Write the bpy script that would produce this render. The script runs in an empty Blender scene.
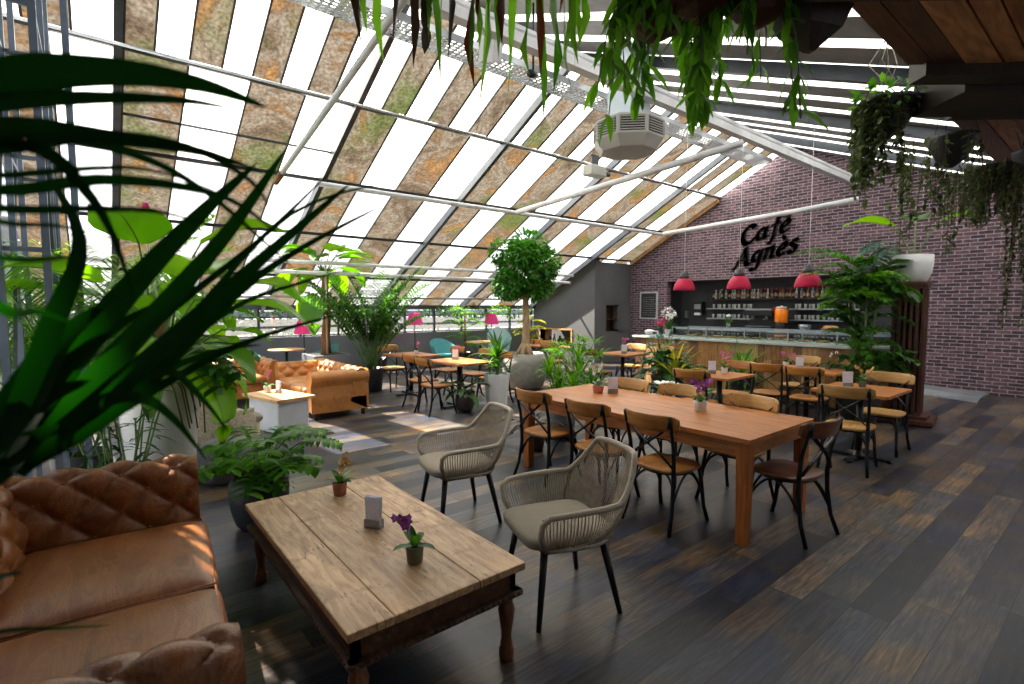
import bpy, bmesh, math, random
from math import sin, cos, pi, radians, sqrt, atan2, exp
from mathutils import Vector, Matrix
random.seed(7)
SC = bpy.context.scene
COL = SC.collection

# ---------------------------------------------------------------- materials
class NT:
    def __init__(s, name):
        s.m = bpy.data.materials.new(name); s.m.use_nodes = True
        s.t = s.m.node_tree; s.t.nodes.clear()
        s.out = s.n('ShaderNodeOutputMaterial')
    def n(s, typ, **kw):
        nd = s.t.nodes.new(typ)
        for k, v in kw.items():
            if k.startswith('i_'):
                key = k[2:]
                key = int(key) if key.isdigit() else key.replace('_', ' ')
                nd.inputs[key].default_value = v
            else: setattr(nd, k, v)
        return nd
    def l(s, a, ao, b, bi):
        s.t.links.new(a.outputs[ao], b.inputs[bi])
    def ramp(s, stops):
        r = s.n('ShaderNodeValToRGB'); e = r.color_ramp.elements
        while len(e) < len(stops): e.new(0.5)
        for el, (p, c) in zip(e, stops):
            el.position = p; el.color = (c[0], c[1], c[2], 1)
        return r
    def coords(s, scale=(1, 1, 1), rot=(0, 0, 0), kind='Object'):
        tc = s.n('ShaderNodeTexCoord'); mp = s.n('ShaderNodeMapping')
        mp.inputs['Scale'].default_value = scale; mp.inputs['Rotation'].default_value = rot
        s.l(tc, kind, mp, 'Vector'); return mp
    def bsdf(s, **kw):
        b = s.n('ShaderNodeBsdfPrincipled')
        for k, v in kw.items(): b.inputs[k.replace('_', ' ')].default_value = v
        s.l(b, 'BSDF', s.out, 'Surface'); return b
    def bump(s, src, so, b, strength=.3, dist=.02):
        bp = s.n('ShaderNodeBump'); bp.inputs['Strength'].default_value = strength; bp.inputs['Distance'].default_value = dist
        s.l(src, so, bp, 'Height'); s.l(bp, 'Normal', b, 'Normal')

def plain(name, c, rough=.5, metal=0., c2=None, scale=8., spec=None, bump=0., stretch=(1, 1, 1)):
    k = NT(name); b = k.bsdf(Roughness=rough, Metallic=metal)
    if spec is not None: b.inputs['Specular IOR Level'].default_value = spec
    if c2 is None: c2 = tuple(x * .78 for x in c)
    mp = k.coords(stretch); nz = k.n('ShaderNodeTexNoise', i_Scale=scale, i_Detail=4.)
    k.l(mp, 'Vector', nz, 'Vector')
    r = k.ramp([(.3, c2), (.7, c)]); k.l(nz, 'Fac', r, 'Fac'); k.l(r, 'Color', b, 'Base Color')
    if bump: k.bump(nz, 'Fac', b, bump, .01)
    return k.m

def wood(name, stops, stretch=(1, 12, 12), rough=.45, scale=3., bump=.15):
    k = NT(name); b = k.bsdf(Roughness=rough)
    mp = k.coords(stretch); nz = k.n('ShaderNodeTexNoise', i_Scale=scale, i_Detail=6., i_Distortion=.6)
    k.l(mp, 'Vector', nz, 'Vector')
    r = k.ramp(stops); k.l(nz, 'Fac', r, 'Fac'); k.l(r, 'Color', b, 'Base Color')
    if bump: k.bump(nz, 'Fac', b, bump, .004)
    return k.m

def leafmat(name, dark, light, trans=.35, rough=.4, spec=.4):
    k = NT(name); b = k.n('ShaderNodeBsdfPrincipled', i_Roughness=rough); b.inputs['Specular IOR Level'].default_value = spec
    g = k.n('ShaderNodeNewGeometry')
    r = k.ramp([(0, dark), (.6, tuple((a + c) / 2 for a, c in zip(dark, light))), (1, light)])
    k.l(g, 'Random Per Island', r, 'Fac'); k.l(r, 'Color', b, 'Base Color')
    t = k.n('ShaderNodeBsdfTranslucent')
    hs = k.n('ShaderNodeHueSaturation', i_Hue=.485, i_Saturation=1.1, i_Value=1.9)
    k.l(r, 'Color', hs, 'Color'); k.l(hs, 'Color', t, 'Color')
    mx = k.n('ShaderNodeMixShader', i_0=trans)
    k.l(b, 'BSDF', mx, 1); k.l(t, 'BSDF', mx, 2); k.l(mx, 'Shader', k.out, 'Surface')
    return k.m

M = {}
def build_materials():
    # floor: planks running along Y, hashed tone per plank
    k = NT('floor_planks'); b = k.bsdf(Roughness=.42); b.inputs['Specular IOR Level'].default_value = .34
    tc = k.n('ShaderNodeTexCoord'); sp = k.n('ShaderNodeSeparateXYZ'); k.l(tc, 'Object', sp, 'Vector')
    def mth(op, a, bv=None, av=None):
        m = k.n('ShaderNodeMath', operation=op)
        if a is not None: k.l(a[0], a[1], m, 0)
        if isinstance(bv, tuple): k.l(bv[0], bv[1], m, 1)
        elif bv is not None: m.inputs[1].default_value = bv
        return m
    u = mth('DIVIDE', (sp, 'X'), .19); fu = mth('FLOOR', (u, 0)); 
    wn = k.n('ShaderNodeTexWhiteNoise', noise_dimensions='1D'); k.l(fu, 0, wn, 'W')
    v = mth('DIVIDE', (sp, 'Y'), 1.3); v2 = mth('ADD', (v, 0), (wn, 'Value')); fv = mth('FLOOR', (v2, 0))
    cb = k.n('ShaderNodeCombineXYZ'); k.l(fu, 0, cb, 'X'); k.l(fv, 0, cb, 'Y')
    w2 = k.n('ShaderNodeTexWhiteNoise', noise_dimensions='2D'); k.l(cb, 0, w2, 'Vector')
    r = k.ramp([(0, (.014, .017, .026)), (.32, (.030, .031, .040)), (.58, (.115, .088, .062)), (.8, (.040, .043, .056)), (1, (.175, .132, .09))])
    k.l(w2, 'Value', r, 'Fac')
    # grain, shifted per plank
    ad = k.n('ShaderNodeVectorMath', operation='MULTIPLY_ADD'); k.l(w2, 'Color', ad, 0); ad.inputs[1].default_value = (9, 9, 9); k.l(tc, 'Object', ad, 2)
    mp = k.n('ShaderNodeMapping'); mp.inputs['Scale'].default_value = (20, 1.3, 1); k.l(ad, 0, mp, 'Vector')
    nz = k.n('ShaderNodeTexNoise', i_Scale=2.2, i_Detail=7., i_Distortion=1.4, i_Roughness=.62); k.l(mp, 0, nz, 'Vector')
    gr = k.ramp([(.3, (.28, .30, .35)), (.5, (.95, .95, .97)), (.72, (2.2, 2.0, 1.75))]); k.l(nz, 'Fac', gr, 'Fac')
    nb = k.n('ShaderNodeTexNoise', i_Scale=2.6, i_Detail=3.); k.l(ad, 0, nb, 'Vector')
    rb = k.ramp([(.40, (.66, .84, 1.18)), (.62, (1.38, 1.14, .84))]); k.l(nb, 'Fac', rb, 'Fac')
    m1 = k.n('ShaderNodeMix', data_type='RGBA', blend_type='MULTIPLY'); m1.inputs[0].default_value = 1
    k.l(r, 'Color', m1, 6); k.l(gr, 'Color', m1, 7)
    m2 = k.n('ShaderNodeMix', data_type='RGBA', blend_type='MULTIPLY'); m2.inputs[0].default_value = 1
    k.l(m1, 2, m2, 6); k.l(rb, 'Color', m2, 7)
    # grooves
    f1 = mth('FRACT', (u, 0)); c1 = mth('SUBTRACT', (f1, 0), .5); a1 = mth('ABSOLUTE', (c1, 0)); g1 = mth('GREATER_THAN', (a1, 0), .487)
    f2 = mth('FRACT', (v2, 0)); c2 = mth('SUBTRACT', (f2, 0), .5); a2 = mth('ABSOLUTE', (c2, 0)); g2 = mth('GREATER_THAN', (a2, 0), .498)
    gg = mth('MAXIMUM', (g1, 0), (g2, 0))
    m3 = k.n('ShaderNodeMix', data_type='RGBA'); k.l(gg, 0, m3, 0); k.l(m2, 2, m3, 6); m3.inputs[7].default_value = (.008, .008, .008, 1)
    k.l(m3, 2, b, 'Base Color')
    rr = k.n('ShaderNodeMapRange'); rr.inputs[3].default_value = .24; rr.inputs[4].default_value = .44; k.l(nz, 'Fac', rr, 0); k.l(rr, 0, b, 'Roughness')
    k.bump(nz, 'Fac', b, .12, .003)
    M['floor'] = k.m
    # brick
    k = NT('purple_brick'); b = k.bsdf(Roughness=.85)
    tc = k.n('ShaderNodeTexCoord'); sp = k.n('ShaderNodeSeparateXYZ'); k.l(tc, 'Object', sp, 'Vector')
    cb = k.n('ShaderNodeCombineXYZ'); k.l(sp, 'X', cb, 'X'); k.l(sp, 'Z', cb, 'Y')
    nz0 = k.n('ShaderNodeTexNoise', i_Scale=9., i_Detail=2.); k.l(cb, 0, nz0, 'Vector')
    wob = k.n('ShaderNodeVectorMath', operation='MULTIPLY_ADD'); k.l(nz0, 'Color', wob, 0); wob.inputs[1].default_value = (.02, .014, 0); k.l(cb, 0, wob, 2)
    br = k.n('ShaderNodeTexBrick', offset=.5, squash=1.)
    br.inputs['Color1'].default_value = (.060, .036, .046, 1); br.inputs['Color2'].default_value = (.20, .115, .125, 1)
    br.inputs['Mortar'].default_value = (.33, .285, .335, 1); br.inputs['Scale'].default_value = 1
    br.inputs['Mortar Size'].default_value = .0095; br.inputs['Mortar Smooth'].default_value = .5
    br.inputs['Brick Width'].default_value = .215; br.inputs['Row Height'].default_value = .068; br.inputs['Bias'].default_value = -.2
    k.l(wob, 0, br, 'Vector')
    nz = k.n('ShaderNodeTexNoise', i_Scale=14., i_Detail=5.); k.l(cb, 0, nz, 'Vector')
    rp = k.ramp([(.3, (.55, .55, .6)), (.7, (1.35, 1.3, 1.3))]); k.l(nz, 'Fac', rp, 'Fac')
    mx = k.n('ShaderNodeMix', data_type='RGBA', blend_type='MULTIPLY'); mx.inputs[0].default_value = .9
    k.l(br, 'Color', mx, 6); k.l(rp, 'Color', mx, 7); k.l(mx, 2, b, 'Base Color')
    k.bump(br, 'Fac', b, -.6, .02)
    M['brick'] = k.m
    # leather
    def leather(name, a, bb, c):
        k = NT(name); b = k.bsdf(Roughness=.36); b.inputs['Specular IOR Level'].default_value = .45
        mp = k.coords((1, 1, 1)); nz = k.n('ShaderNodeTexNoise', i_Scale=5., i_Detail=5.); k.l(mp, 0, nz, 'Vector')
        mp2 = k.coords((1.2, 5, 3), (0, 0, .45)); n2 = k.n('ShaderNodeTexNoise', i_Scale=1.9, i_Detail=7., i_Distortion=.9, i_Roughness=.6); k.l(mp2, 0, n2, 'Vector')
        r = k.ramp([(.3, a), (.55, bb), (.8, bb)]); k.l(nz, 'Fac', r, 'Fac')
        r2 = k.ramp([(.44, (0, 0, 0)), (.50, (.34, .34, .34)), (.54, (.04, .04, .04)), (.60, (.40, .40, .40)), (.66, (.1, .1, .1))]); k.l(n2, 'Fac', r2, 'Fac')
        mx = k.n('ShaderNodeMix', data_type='RGBA'); k.l(r2, 'Color', mx, 0); k.l(r, 'Color', mx, 6); mx.inputs[7].default_value = (*c, 1)
        k.l(mx, 2, b, 'Base Color')
        n3 = k.n('ShaderNodeTexNoise', i_Scale=160., i_Detail=2.); k.l(mp, 0, n3, 'Vector')
        ad = k.n('ShaderNodeMath', operation='MULTIPLY_ADD'); k.l(n2, 'Fac', ad, 0); ad.inputs[1].default_value = 2.2; k.l(n3, 'Fac', ad, 2)
        k.bump(ad, 0, b, .35, .004)
        return k.m
    M['leather'] = leather('cognac_leather', (.11, .033, .009), (.20, .062, .016), (.42, .18, .06))
    M['leather_tan'] = leather('tan_leather', (.28, .10, .022), (.40, .155, .035), (.55, .27, .09))
    # roof panes
    k = NT('mottled_shade_panel')
    mp = k.coords((1, 1, 1)); nz = k.n('ShaderNodeTexNoise', i_Scale=1.1, i_Detail=8., i_Roughness=.62, i_Distortion=1.2); k.l(mp, 0, nz, 'Vector')
    r = k.ramp([(.28, (.045, .038, .03)), (.42, (.15, .12, .095)), (.5, (.23, .21, .19)), (.57, (.17, .12, .08)), (.66, (.30, .17, .075)), (.74, (.24, .22, .19))]); k.l(nz, 'Fac', r, 'Fac')
    ng = k.n('ShaderNodeTexNoise', i_Scale=.7, i_Detail=4.); k.l(mp, 0, ng, 'Vector')
    rg = k.ramp([(.55, (0, 0, 0)), (.68, (.75, .75, .75))]); k.l(ng, 'Fac', rg, 'Fac')
    nf = k.n('ShaderNodeTexNoise', i_Scale=24., i_Detail=4.); k.l(mp, 0, nf, 'Vector')
    gmx = k.n('ShaderNodeMix', data_type='RGBA'); k.l(rg, 'Color', gmx, 0); k.l(r, 'Color', gmx, 6); gmx.inputs[7].default_value = (.075, .13, .03, 1)
    rf = k.ramp([(.35, (.6, .6, .6)), (.65, (1.25, 1.25, 1.25))]); k.l(nf, 'Fac', rf, 'Fac')
    mm = k.n('ShaderNodeMix', data_type='RGBA', blend_type='MULTIPLY'); mm.inputs[0].default_value = 1; k.l(gmx, 2, mm, 6); k.l(rf, 'Color', mm, 7)
    mk = k.n('ShaderNodeMix', data_type='RGBA', blend_type='MULTIPLY'); mk.inputs[0].default_value = 1; k.l(mm, 2, mk, 6); mk.inputs[7].default_value = (.37, .36, .34, 1); mm = mk
    t = k.n('ShaderNodeBsdfTranslucent'); k.l(mm, 2, t, 'Color')
    df = k.n('ShaderNodeBsdfPrincipled', i_Roughness=.25); k.l(mm, 2, df, 'Base Color')
    mx = k.n('ShaderNodeMixShader', i_0=.42); k.l(t, 0, mx, 1); k.l(df, 0, mx, 2); k.l(mx, 0, k.out, 'Surface')
    M['brown_pane'] = k.m
    def glassy(name, tint, ior=1.25, trans=0., tcol=(1, 1, 1)):
        k = NT(name)
        t = k.n('ShaderNodeBsdfTransparent'); t.inputs['Color'].default_value = (*tint, 1)
        g = k.n('ShaderNodeBsdfGlossy', i_Roughness=.03)
        fr = k.n('ShaderNodeFresnel', i_IOR=ior)
        mx = k.n('ShaderNodeMixShader'); k.l(fr, 0, mx, 0); k.l(t, 0, mx, 1); k.l(g, 0, mx, 2)
        if trans:
            d = k.n('ShaderNodeBsdfTranslucent'); d.inputs['Color'].default_value = (*tcol, 1)
            m2 = k.n('ShaderNodeMixShader', i_0=trans); k.l(mx, 0, m2, 1); k.l(d, 0, m2, 2); mx = m2
        k.l(mx, 0, k.out, 'Surface'); return k.m
    M['clear_pane'] = glassy('clear_roof_glass', (.97, .98, 1.), 1.04, .12, (.9, .93, 1.))
    M['frost_pane'] = glassy('frosted_roof_glass', (.9, .92, .95), 1.06, trans=.965, tcol=(.66, .68, .70))
    M['glass'] = glassy('display_glass', (.86, .96, .94))
    M['window_glass'] = glassy('window_glass', (.95, .98, .99), 1.1, .08)
    M['blind'] = plain('grey_roof_blind', (.24, .25, .26), .6, c2=(.18, .19, .2))
    # metals and paints
    M['steel'] = plain('galvanised_steel', (.50, .53, .56), .38, .55, (.36, .39, .43), 6)
    M['rack_steel'] = plain('bluish_rack_steel', (.16, .20, .27), .4, .3, (.11, .14, .19), 6)
    M['white_steel'] = plain('white_painted_steel', (.72, .74, .76), .4, 0, (.6, .62, .65), 5)
    M['rafter'] = plain('dark_grey_rafter', (.075, .085, .10), .35, .4, (.05, .057, .066), 5)
    M['slate_wall'] = plain('slate_grey_paint', (.12, .125, .13), .75, 0, (.10, .105, .11), 2)
    M['low_wall'] = plain('mid_grey_paint', (.17, .185, .21), .75, 0, (.14, .155, .18), 2)
    M['black'] = plain('black_metal', (.012, .013, .015), .38, .3, (.008, .009, .010), 20)
    M['gunmetal'] = plain('worn_black_steel', (.022, .025, .03), .4, .5, (.012, .014, .018), 18)
    M['dark_recess'] = plain('dark_recess_paint', (.030, .033, .037), .6, 0, (.022, .025, .028), 3)
    M['charcoal'] = plain('charcoal_plastic', (.03, .032, .036), .5, 0, (.022, .024, .027), 10)
    M['anthracite'] = plain('anthracite_pot', (.018, .022, .030), .55, 0, (.012, .015, .021), 12)
    M['white_pot'] = plain('white_ceramic', (.74, .75, .77), .35, 0, (.66, .67, .69), 4)
    M['grey_pot'] = plain('stone_grey_pot', (.34, .33, .30), .8, 0, (.24, .23, .21), 9, bump=.2)
    M['blue_grey_pot'] = plain('zinc_pot', (.20, .235, .27), .5, .2, (.14, .165, .19), 9)
    M['brown_pot'] = plain('dark_glazed_pot', (.07, .05, .045), .3, 0, (.03, .024, .022), 9)
    M['terracotta'] = plain('terracotta', (.34, .13, .08), .7, 0, (.26, .09, .055), 14)
    M['pink_pot'] = plain('pink_glass', (.55, .2, .18), .25, 0, (.45, .15, .13), 14)
    M['sage_pot'] = plain('sage_pot', (.13, .15, .10), .5, 0, (.09, .11, .07), 12)
    M['soil'] = plain('potting_soil', (.035, .024, .016), .95, 0, (.018, .012, .009), 30, bump=.5)
    M['bark'] = plain('pale_bark', (.50, .36, .22), .8, 0, (.32, .20, .11), 7, bump=.5, stretch=(3, 3, 1))
    M['brown_bark'] = plain('rusty_bark', (.34, .15, .06), .85, 0, (.17, .07, .03), 9, bump=.5)
    M['paper'] = plain('menu_paper', (.78, .79, .90), .7, 0, (.58, .6, .72), 60)
    M['white_plastic'] = plain('white_plastic', (.72, .73, .74), .4, 0, (.66, .67, .68), 6)
    M['fan_grey'] = plain('warm_grey_enamel', (.40, .40, .37), .45, 0, (.34, .34, .31), 4)
    M['duct'] = plain('pale_blue_duct', (.52, .60, .66), .4, .1, (.44, .52, .58), 4)
    M['pink'] = plain('magenta_enamel', (.44, .012, .055), .5, 0, (.36, .009, .045), 5, spec=.2)
    M['pink_cloth'] = plain('hot_pink_fabric', (.85, .05, .27), .8, 0, (.75, .04, .22), 12)
    M['teal'] = plain('teal_fabric', (.12, .42, .44), .7, 0, (.09, .34, .36), 12)
    M['rattan'] = plain('taupe_cord', (.52, .44, .35), .75, 0, (.36, .30, .235), 30)
    M['rattan_rim'] = plain('taupe_wrapped_rim', (.50, .44, .36), .7, 0, (.36, .31, .25), 120, bump=.4)
    M['cushion'] = plain('khaki_cushion', (.27, .235, .18), .9, 0, (.24, .205, .155), 40, bump=.1)
    M['wicker'] = plain('pale_wicker', (.62, .55, .42), .8, 0, (.34, .27, .18), 60, bump=.6)
    M['pouf'] = plain('grey_felt', (.12, .12, .125), .9, 0, (.09, .09, .095), 20)
    M['blueish_white'] = plain('bluish_white_panel', (.66, .69, .76), .5, 0, (.58, .61, .68), 5)
    M['lettering'] = plain('black_lettering', (.012, .015, .02), .4)
    M['board'] = plain('chalkboard', (.012, .014, .016), .6, 0, (.02, .022, .025), 20)
    # woods
    M['oak'] = wood('honey_oak', [(.3, (.24, .078, .014)), (.5, (.41, .145, .030)), (.72, (.52, .21, .055))], (1.2, 14, 14))
    M['oak_leg'] = wood('amber_oak', [(.3, (.23, .062, .010)), (.5, (.38, .11, .018)), (.72, (.46, .15, .028))], (14, 14, 1.2))
    M['seat_wood'] = wood('chair_seat_beech', [(.3, (.28, .11, .026)), (.55, (.42, .18, .045)), (.75, (.52, .24, .065))], (12, 1.2, 12))
    M['seat_wood_y'] = wood('chair_pale_beech', [(.3, (.36, .19, .055)), (.55, (.50, .29, .09)), (.75, (.58, .36, .13))], (12, 1.2, 12))
    M['back_wood'] = wood('chair_backrest_beech', [(.3, (.27, .098, .017)), (.55, (.42, .165, .028)), (.75, (.52, .225, .045))], (1.2, 12, 12))
    M['back_wood_y'] = wood('chair_backrest_light', [(.3, (.34, .17, .045)), (.55, (.46, .25, .075)), (.75, (.54, .32, .11))], (1.2, 12, 12))
    M['dark_seat'] = wood('chair_dark_walnut', [(.3, (.07, .022, .010)), (.55, (.14, .044, .018)), (.75, (.20, .07, .03))], (12, 1.2, 12), .3)
    M['post_wood'] = wood('dark_red_timber', [(.3, (.045, .013, .008)), (.55, (.085, .026, .014)), (.75, (.13, .045, .022))], (12, 12, 1))
    M['apron'] = wood('dark_carved_teak', [(.3, (.03, .012, .006)), (.55, (.065, .027, .012)), (.75, (.14, .068, .03))], (1.5, 12, 12), .6)
    M['leg_teak'] = wood('teak_turned', [(.3, (.09, .032, .014)), (.55, (.17, .07, .03)), (.75, (.24, .11, .05))], (12, 12, 1.5), .4)
    M['board_orange'] = wood('pale_timber_trim', [(.3, (.42, .22, .08)), (.6, (.62, .38, .17))], (3, 3, 3))
    # worn coffee-table top: boards along X
    k = NT('worn_teak_boards'); b = k.bsdf(Roughness=.5)
    mp = k.coords((1.4, 9, 9)); nz = k.n('ShaderNodeTexNoise', i_Scale=2.4, i_Detail=8., i_Distortion=1.6, i_Roughness=.6); k.l(mp, 0, nz, 'Vector')
    r = k.ramp([(.25, (.17, .08, .034)), (.45, (.38, .225, .11)), (.6, (.50, .325, .17)), (.8, (.60, .42, .24))]); k.l(nz, 'Fac', r, 'Fac')
    mp2 = k.coords((1, 1, 1)); n2 = k.n('ShaderNodeTexNoise', i_Scale=3.4, i_Detail=6., i_Roughness=.7, i_Distortion=1.); k.l(mp2, 0, n2, 'Vector')
    r2 = k.ramp([(.54, (0, 0, 0)), (.66, (.8, .8, .8))]); k.l(n2, 'Fac', r2, 'Fac')
    mx = k.n('ShaderNodeMix', data_type='RGBA'); k.l(r2, 'Color', mx, 0); k.l(r, 'Color', mx, 6); mx.inputs[7].default_value = (.20, .10, .042, 1)
    n3 = k.n('ShaderNodeTexNoise', i_Scale=3., i_Detail=6., i_Distortion=2.); mp3 = k.coords((3, 14, 1)); k.l(mp3, 0, n3, 'Vector')
    r3 = k.ramp([(.33, (.75, .75, .75)), (.38, (0, 0, 0))]); k.l(n3, 'Fac', r3, 'Fac')
    mx2 = k.n('ShaderNodeMix', data_type='RGBA'); k.l(r3, 'Color', mx2, 0); k.l(mx, 2, mx2, 6); mx2.inputs[7].default_value = (.06, .032, .018, 1)
    k.l(mx2, 2, b, 'Base Color'); k.bump(nz, 'Fac', b, .25, .004)
    M['worn_top'] = k.m
    # reclaimed planks with random tone (per island)
    def planks(name, stops, stretch, rough=.55):
        k = NT(name); b = k.bsdf(Roughness=rough)
        g = k.n('ShaderNodeNewGeometry'); r = k.ramp(stops); k.l(g, 'Random Per Island', r, 'Fac')
        mp = k.coords(stretch); nz = k.n('ShaderNodeTexNoise', i_Scale=3., i_Detail=6., i_Distortion=1.); k.l(mp, 0, nz, 'Vector')
        rg = k.ramp([(.3, (.5, .5, .5)), (.7, (1.4, 1.4, 1.4))]); k.l(nz, 'Fac', rg, 'Fac')
        mx = k.n('ShaderNodeMix', data_type='RGBA', blend_type='MULTIPLY'); mx.inputs[0].default_value = 1
        k.l(r, 'Color', mx, 6); k.l(rg, 'Color', mx, 7); k.l(mx, 2, b, 'Base Color'); k.bump(nz, 'Fac', b, .3, .004)
        return k.m
    M['counter_planks'] = planks('counter_reclaimed_planks', [(0, (.20, .085, .026)), (.3, (.40, .19, .06)), (.6, (.10, .042, .017)), (.8, (.48, .26, .09)), (1, (.26, .17, .09))], (12, 12, 1.2))
    M['canopy_planks'] = planks('canopy_reclaimed_planks', [(0, (.12, .04, .024)), (.3, (.5, .23, .085)), (.55, (.09, .045, .03)), (.75, (.38, .14, .06)), (1, (.58, .31, .13))], (12, 1.2, 12), .4)
    M['canopy_beam'] = wood('blackened_timber', [(.3, (.012, .009, .008)), (.7, (.035, .022, .017))], (1.2, 10, 10), .5)
    # leaves
    M['leaf'] = leafmat('leaf_green', (.014, .065, .010), (.07, .22, .025))
    M['leaf_dark'] = leafmat('leaf_dark_green', (.006, .030, .008), (.03, .12, .02), .25)
    M['leaf_bright'] = leafmat('leaf_bright_green', (.035, .15, .012), (.15, .36, .03), .45)
    M['leaf_ficus'] = leafmat('leaf_ficus', (.014, .085, .012), (.08, .30, .035), .42, .3)
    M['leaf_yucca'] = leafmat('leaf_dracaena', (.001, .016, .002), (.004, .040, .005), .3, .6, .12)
    M['leaf_bluegrey'] = leafmat('leaf_silvery', (.04, .10, .08), (.12, .22, .17), .25)
    M['leaf_vine'] = leafmat('leaf_hanging_vine', (.03, .055, .018), (.10, .16, .05), .35, .6)
    M['leaf_lush'] = leafmat('leaf_sunlit', (.03, .14, .012), (.14, .36, .03), .45)
    M['leaf_hang'] = leafmat('leaf_hanging_lance', (.03, .13, .015), (.16, .42, .05), .5)
    M['leaf_red'] = leafmat('leaf_rusty', (.05, .012, .006), (.16, .05, .015), .3)
    M['leaf_brown'] = leafmat('leaf_maroon', (.02, .02, .012), (.06, .035, .02), .15, .3)
    M['leaf_yellow'] = leafmat('leaf_yellow_green', (.25, .32, .02), (.5, .5, .05), .4)
    M['stem'] = plain('green_stem', (.10, .20, .04), .5)
    M['stem_brown'] = plain('brown_stem', (.12, .07, .03), .7)
    M['petal_purple'] = plain('purple_petal', (.42, .08, .50), .5, 0, (.26, .03, .34), 60)
    M['petal_pink'] = plain('pink_petal', (.72, .16, .42), .5, 0, (.55, .07, .28), 60)
    M['petal_magenta'] = plain('magenta_petal', (.70, .02, .16), .5)
    M['petal_white'] = plain('white_petal', (.82, .82, .80), .5, 0, (.7, .72, .66), 60)
    M['petal_yellow'] = plain('amber_petal', (.62, .36, .07), .5, 0, (.42, .19, .03), 60)
    M['juice'] = plain('orange_juice', (.95, .26, .01), .25, 0, (.85, .2, .01), 8)
    M['amber_glass'] = plain('amber_bottle', (.20, .075, .015), .12)
    M['green_glass'] = plain('green_bottle', (.03, .09, .035), .12)
    M['dark_glass'] = plain('dark_bottle', (.02, .014, .012), .12)
    M['clear_glass'] = plain('pale_bottle', (.42, .44, .42), .12)
    M['label'] = plain('paper_label', (.36, .30, .20), .6, 0, (.22, .08, .04), 30)
    M['shelf_steel'] = plain('brushed_shelf', (.34, .37, .40), .3, .7, (.26, .29, .32), 6)
    M['ledge'] = plain('pale_counter_ledge', (.50, .53, .52), .35, 0, (.42, .45, .44), 6)
    M['pastry'] = plain('golden_pastry', (.55, .30, .10), .6, 0, (.36, .16, .05), 30)
    M['outdoor_ground'] = plain('pale_gravel', (.52, .52, .50), .9, 0, (.42, .42, .40), 3)
    M['pole_pale'] = plain('pale_pole', (.62, .55, .42), .6)
    M['egg'] = plain('pale_blue_shell', (.25, .52, .58), .6, 0, (.5, .6, .58), 3)
build_materials()

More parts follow.
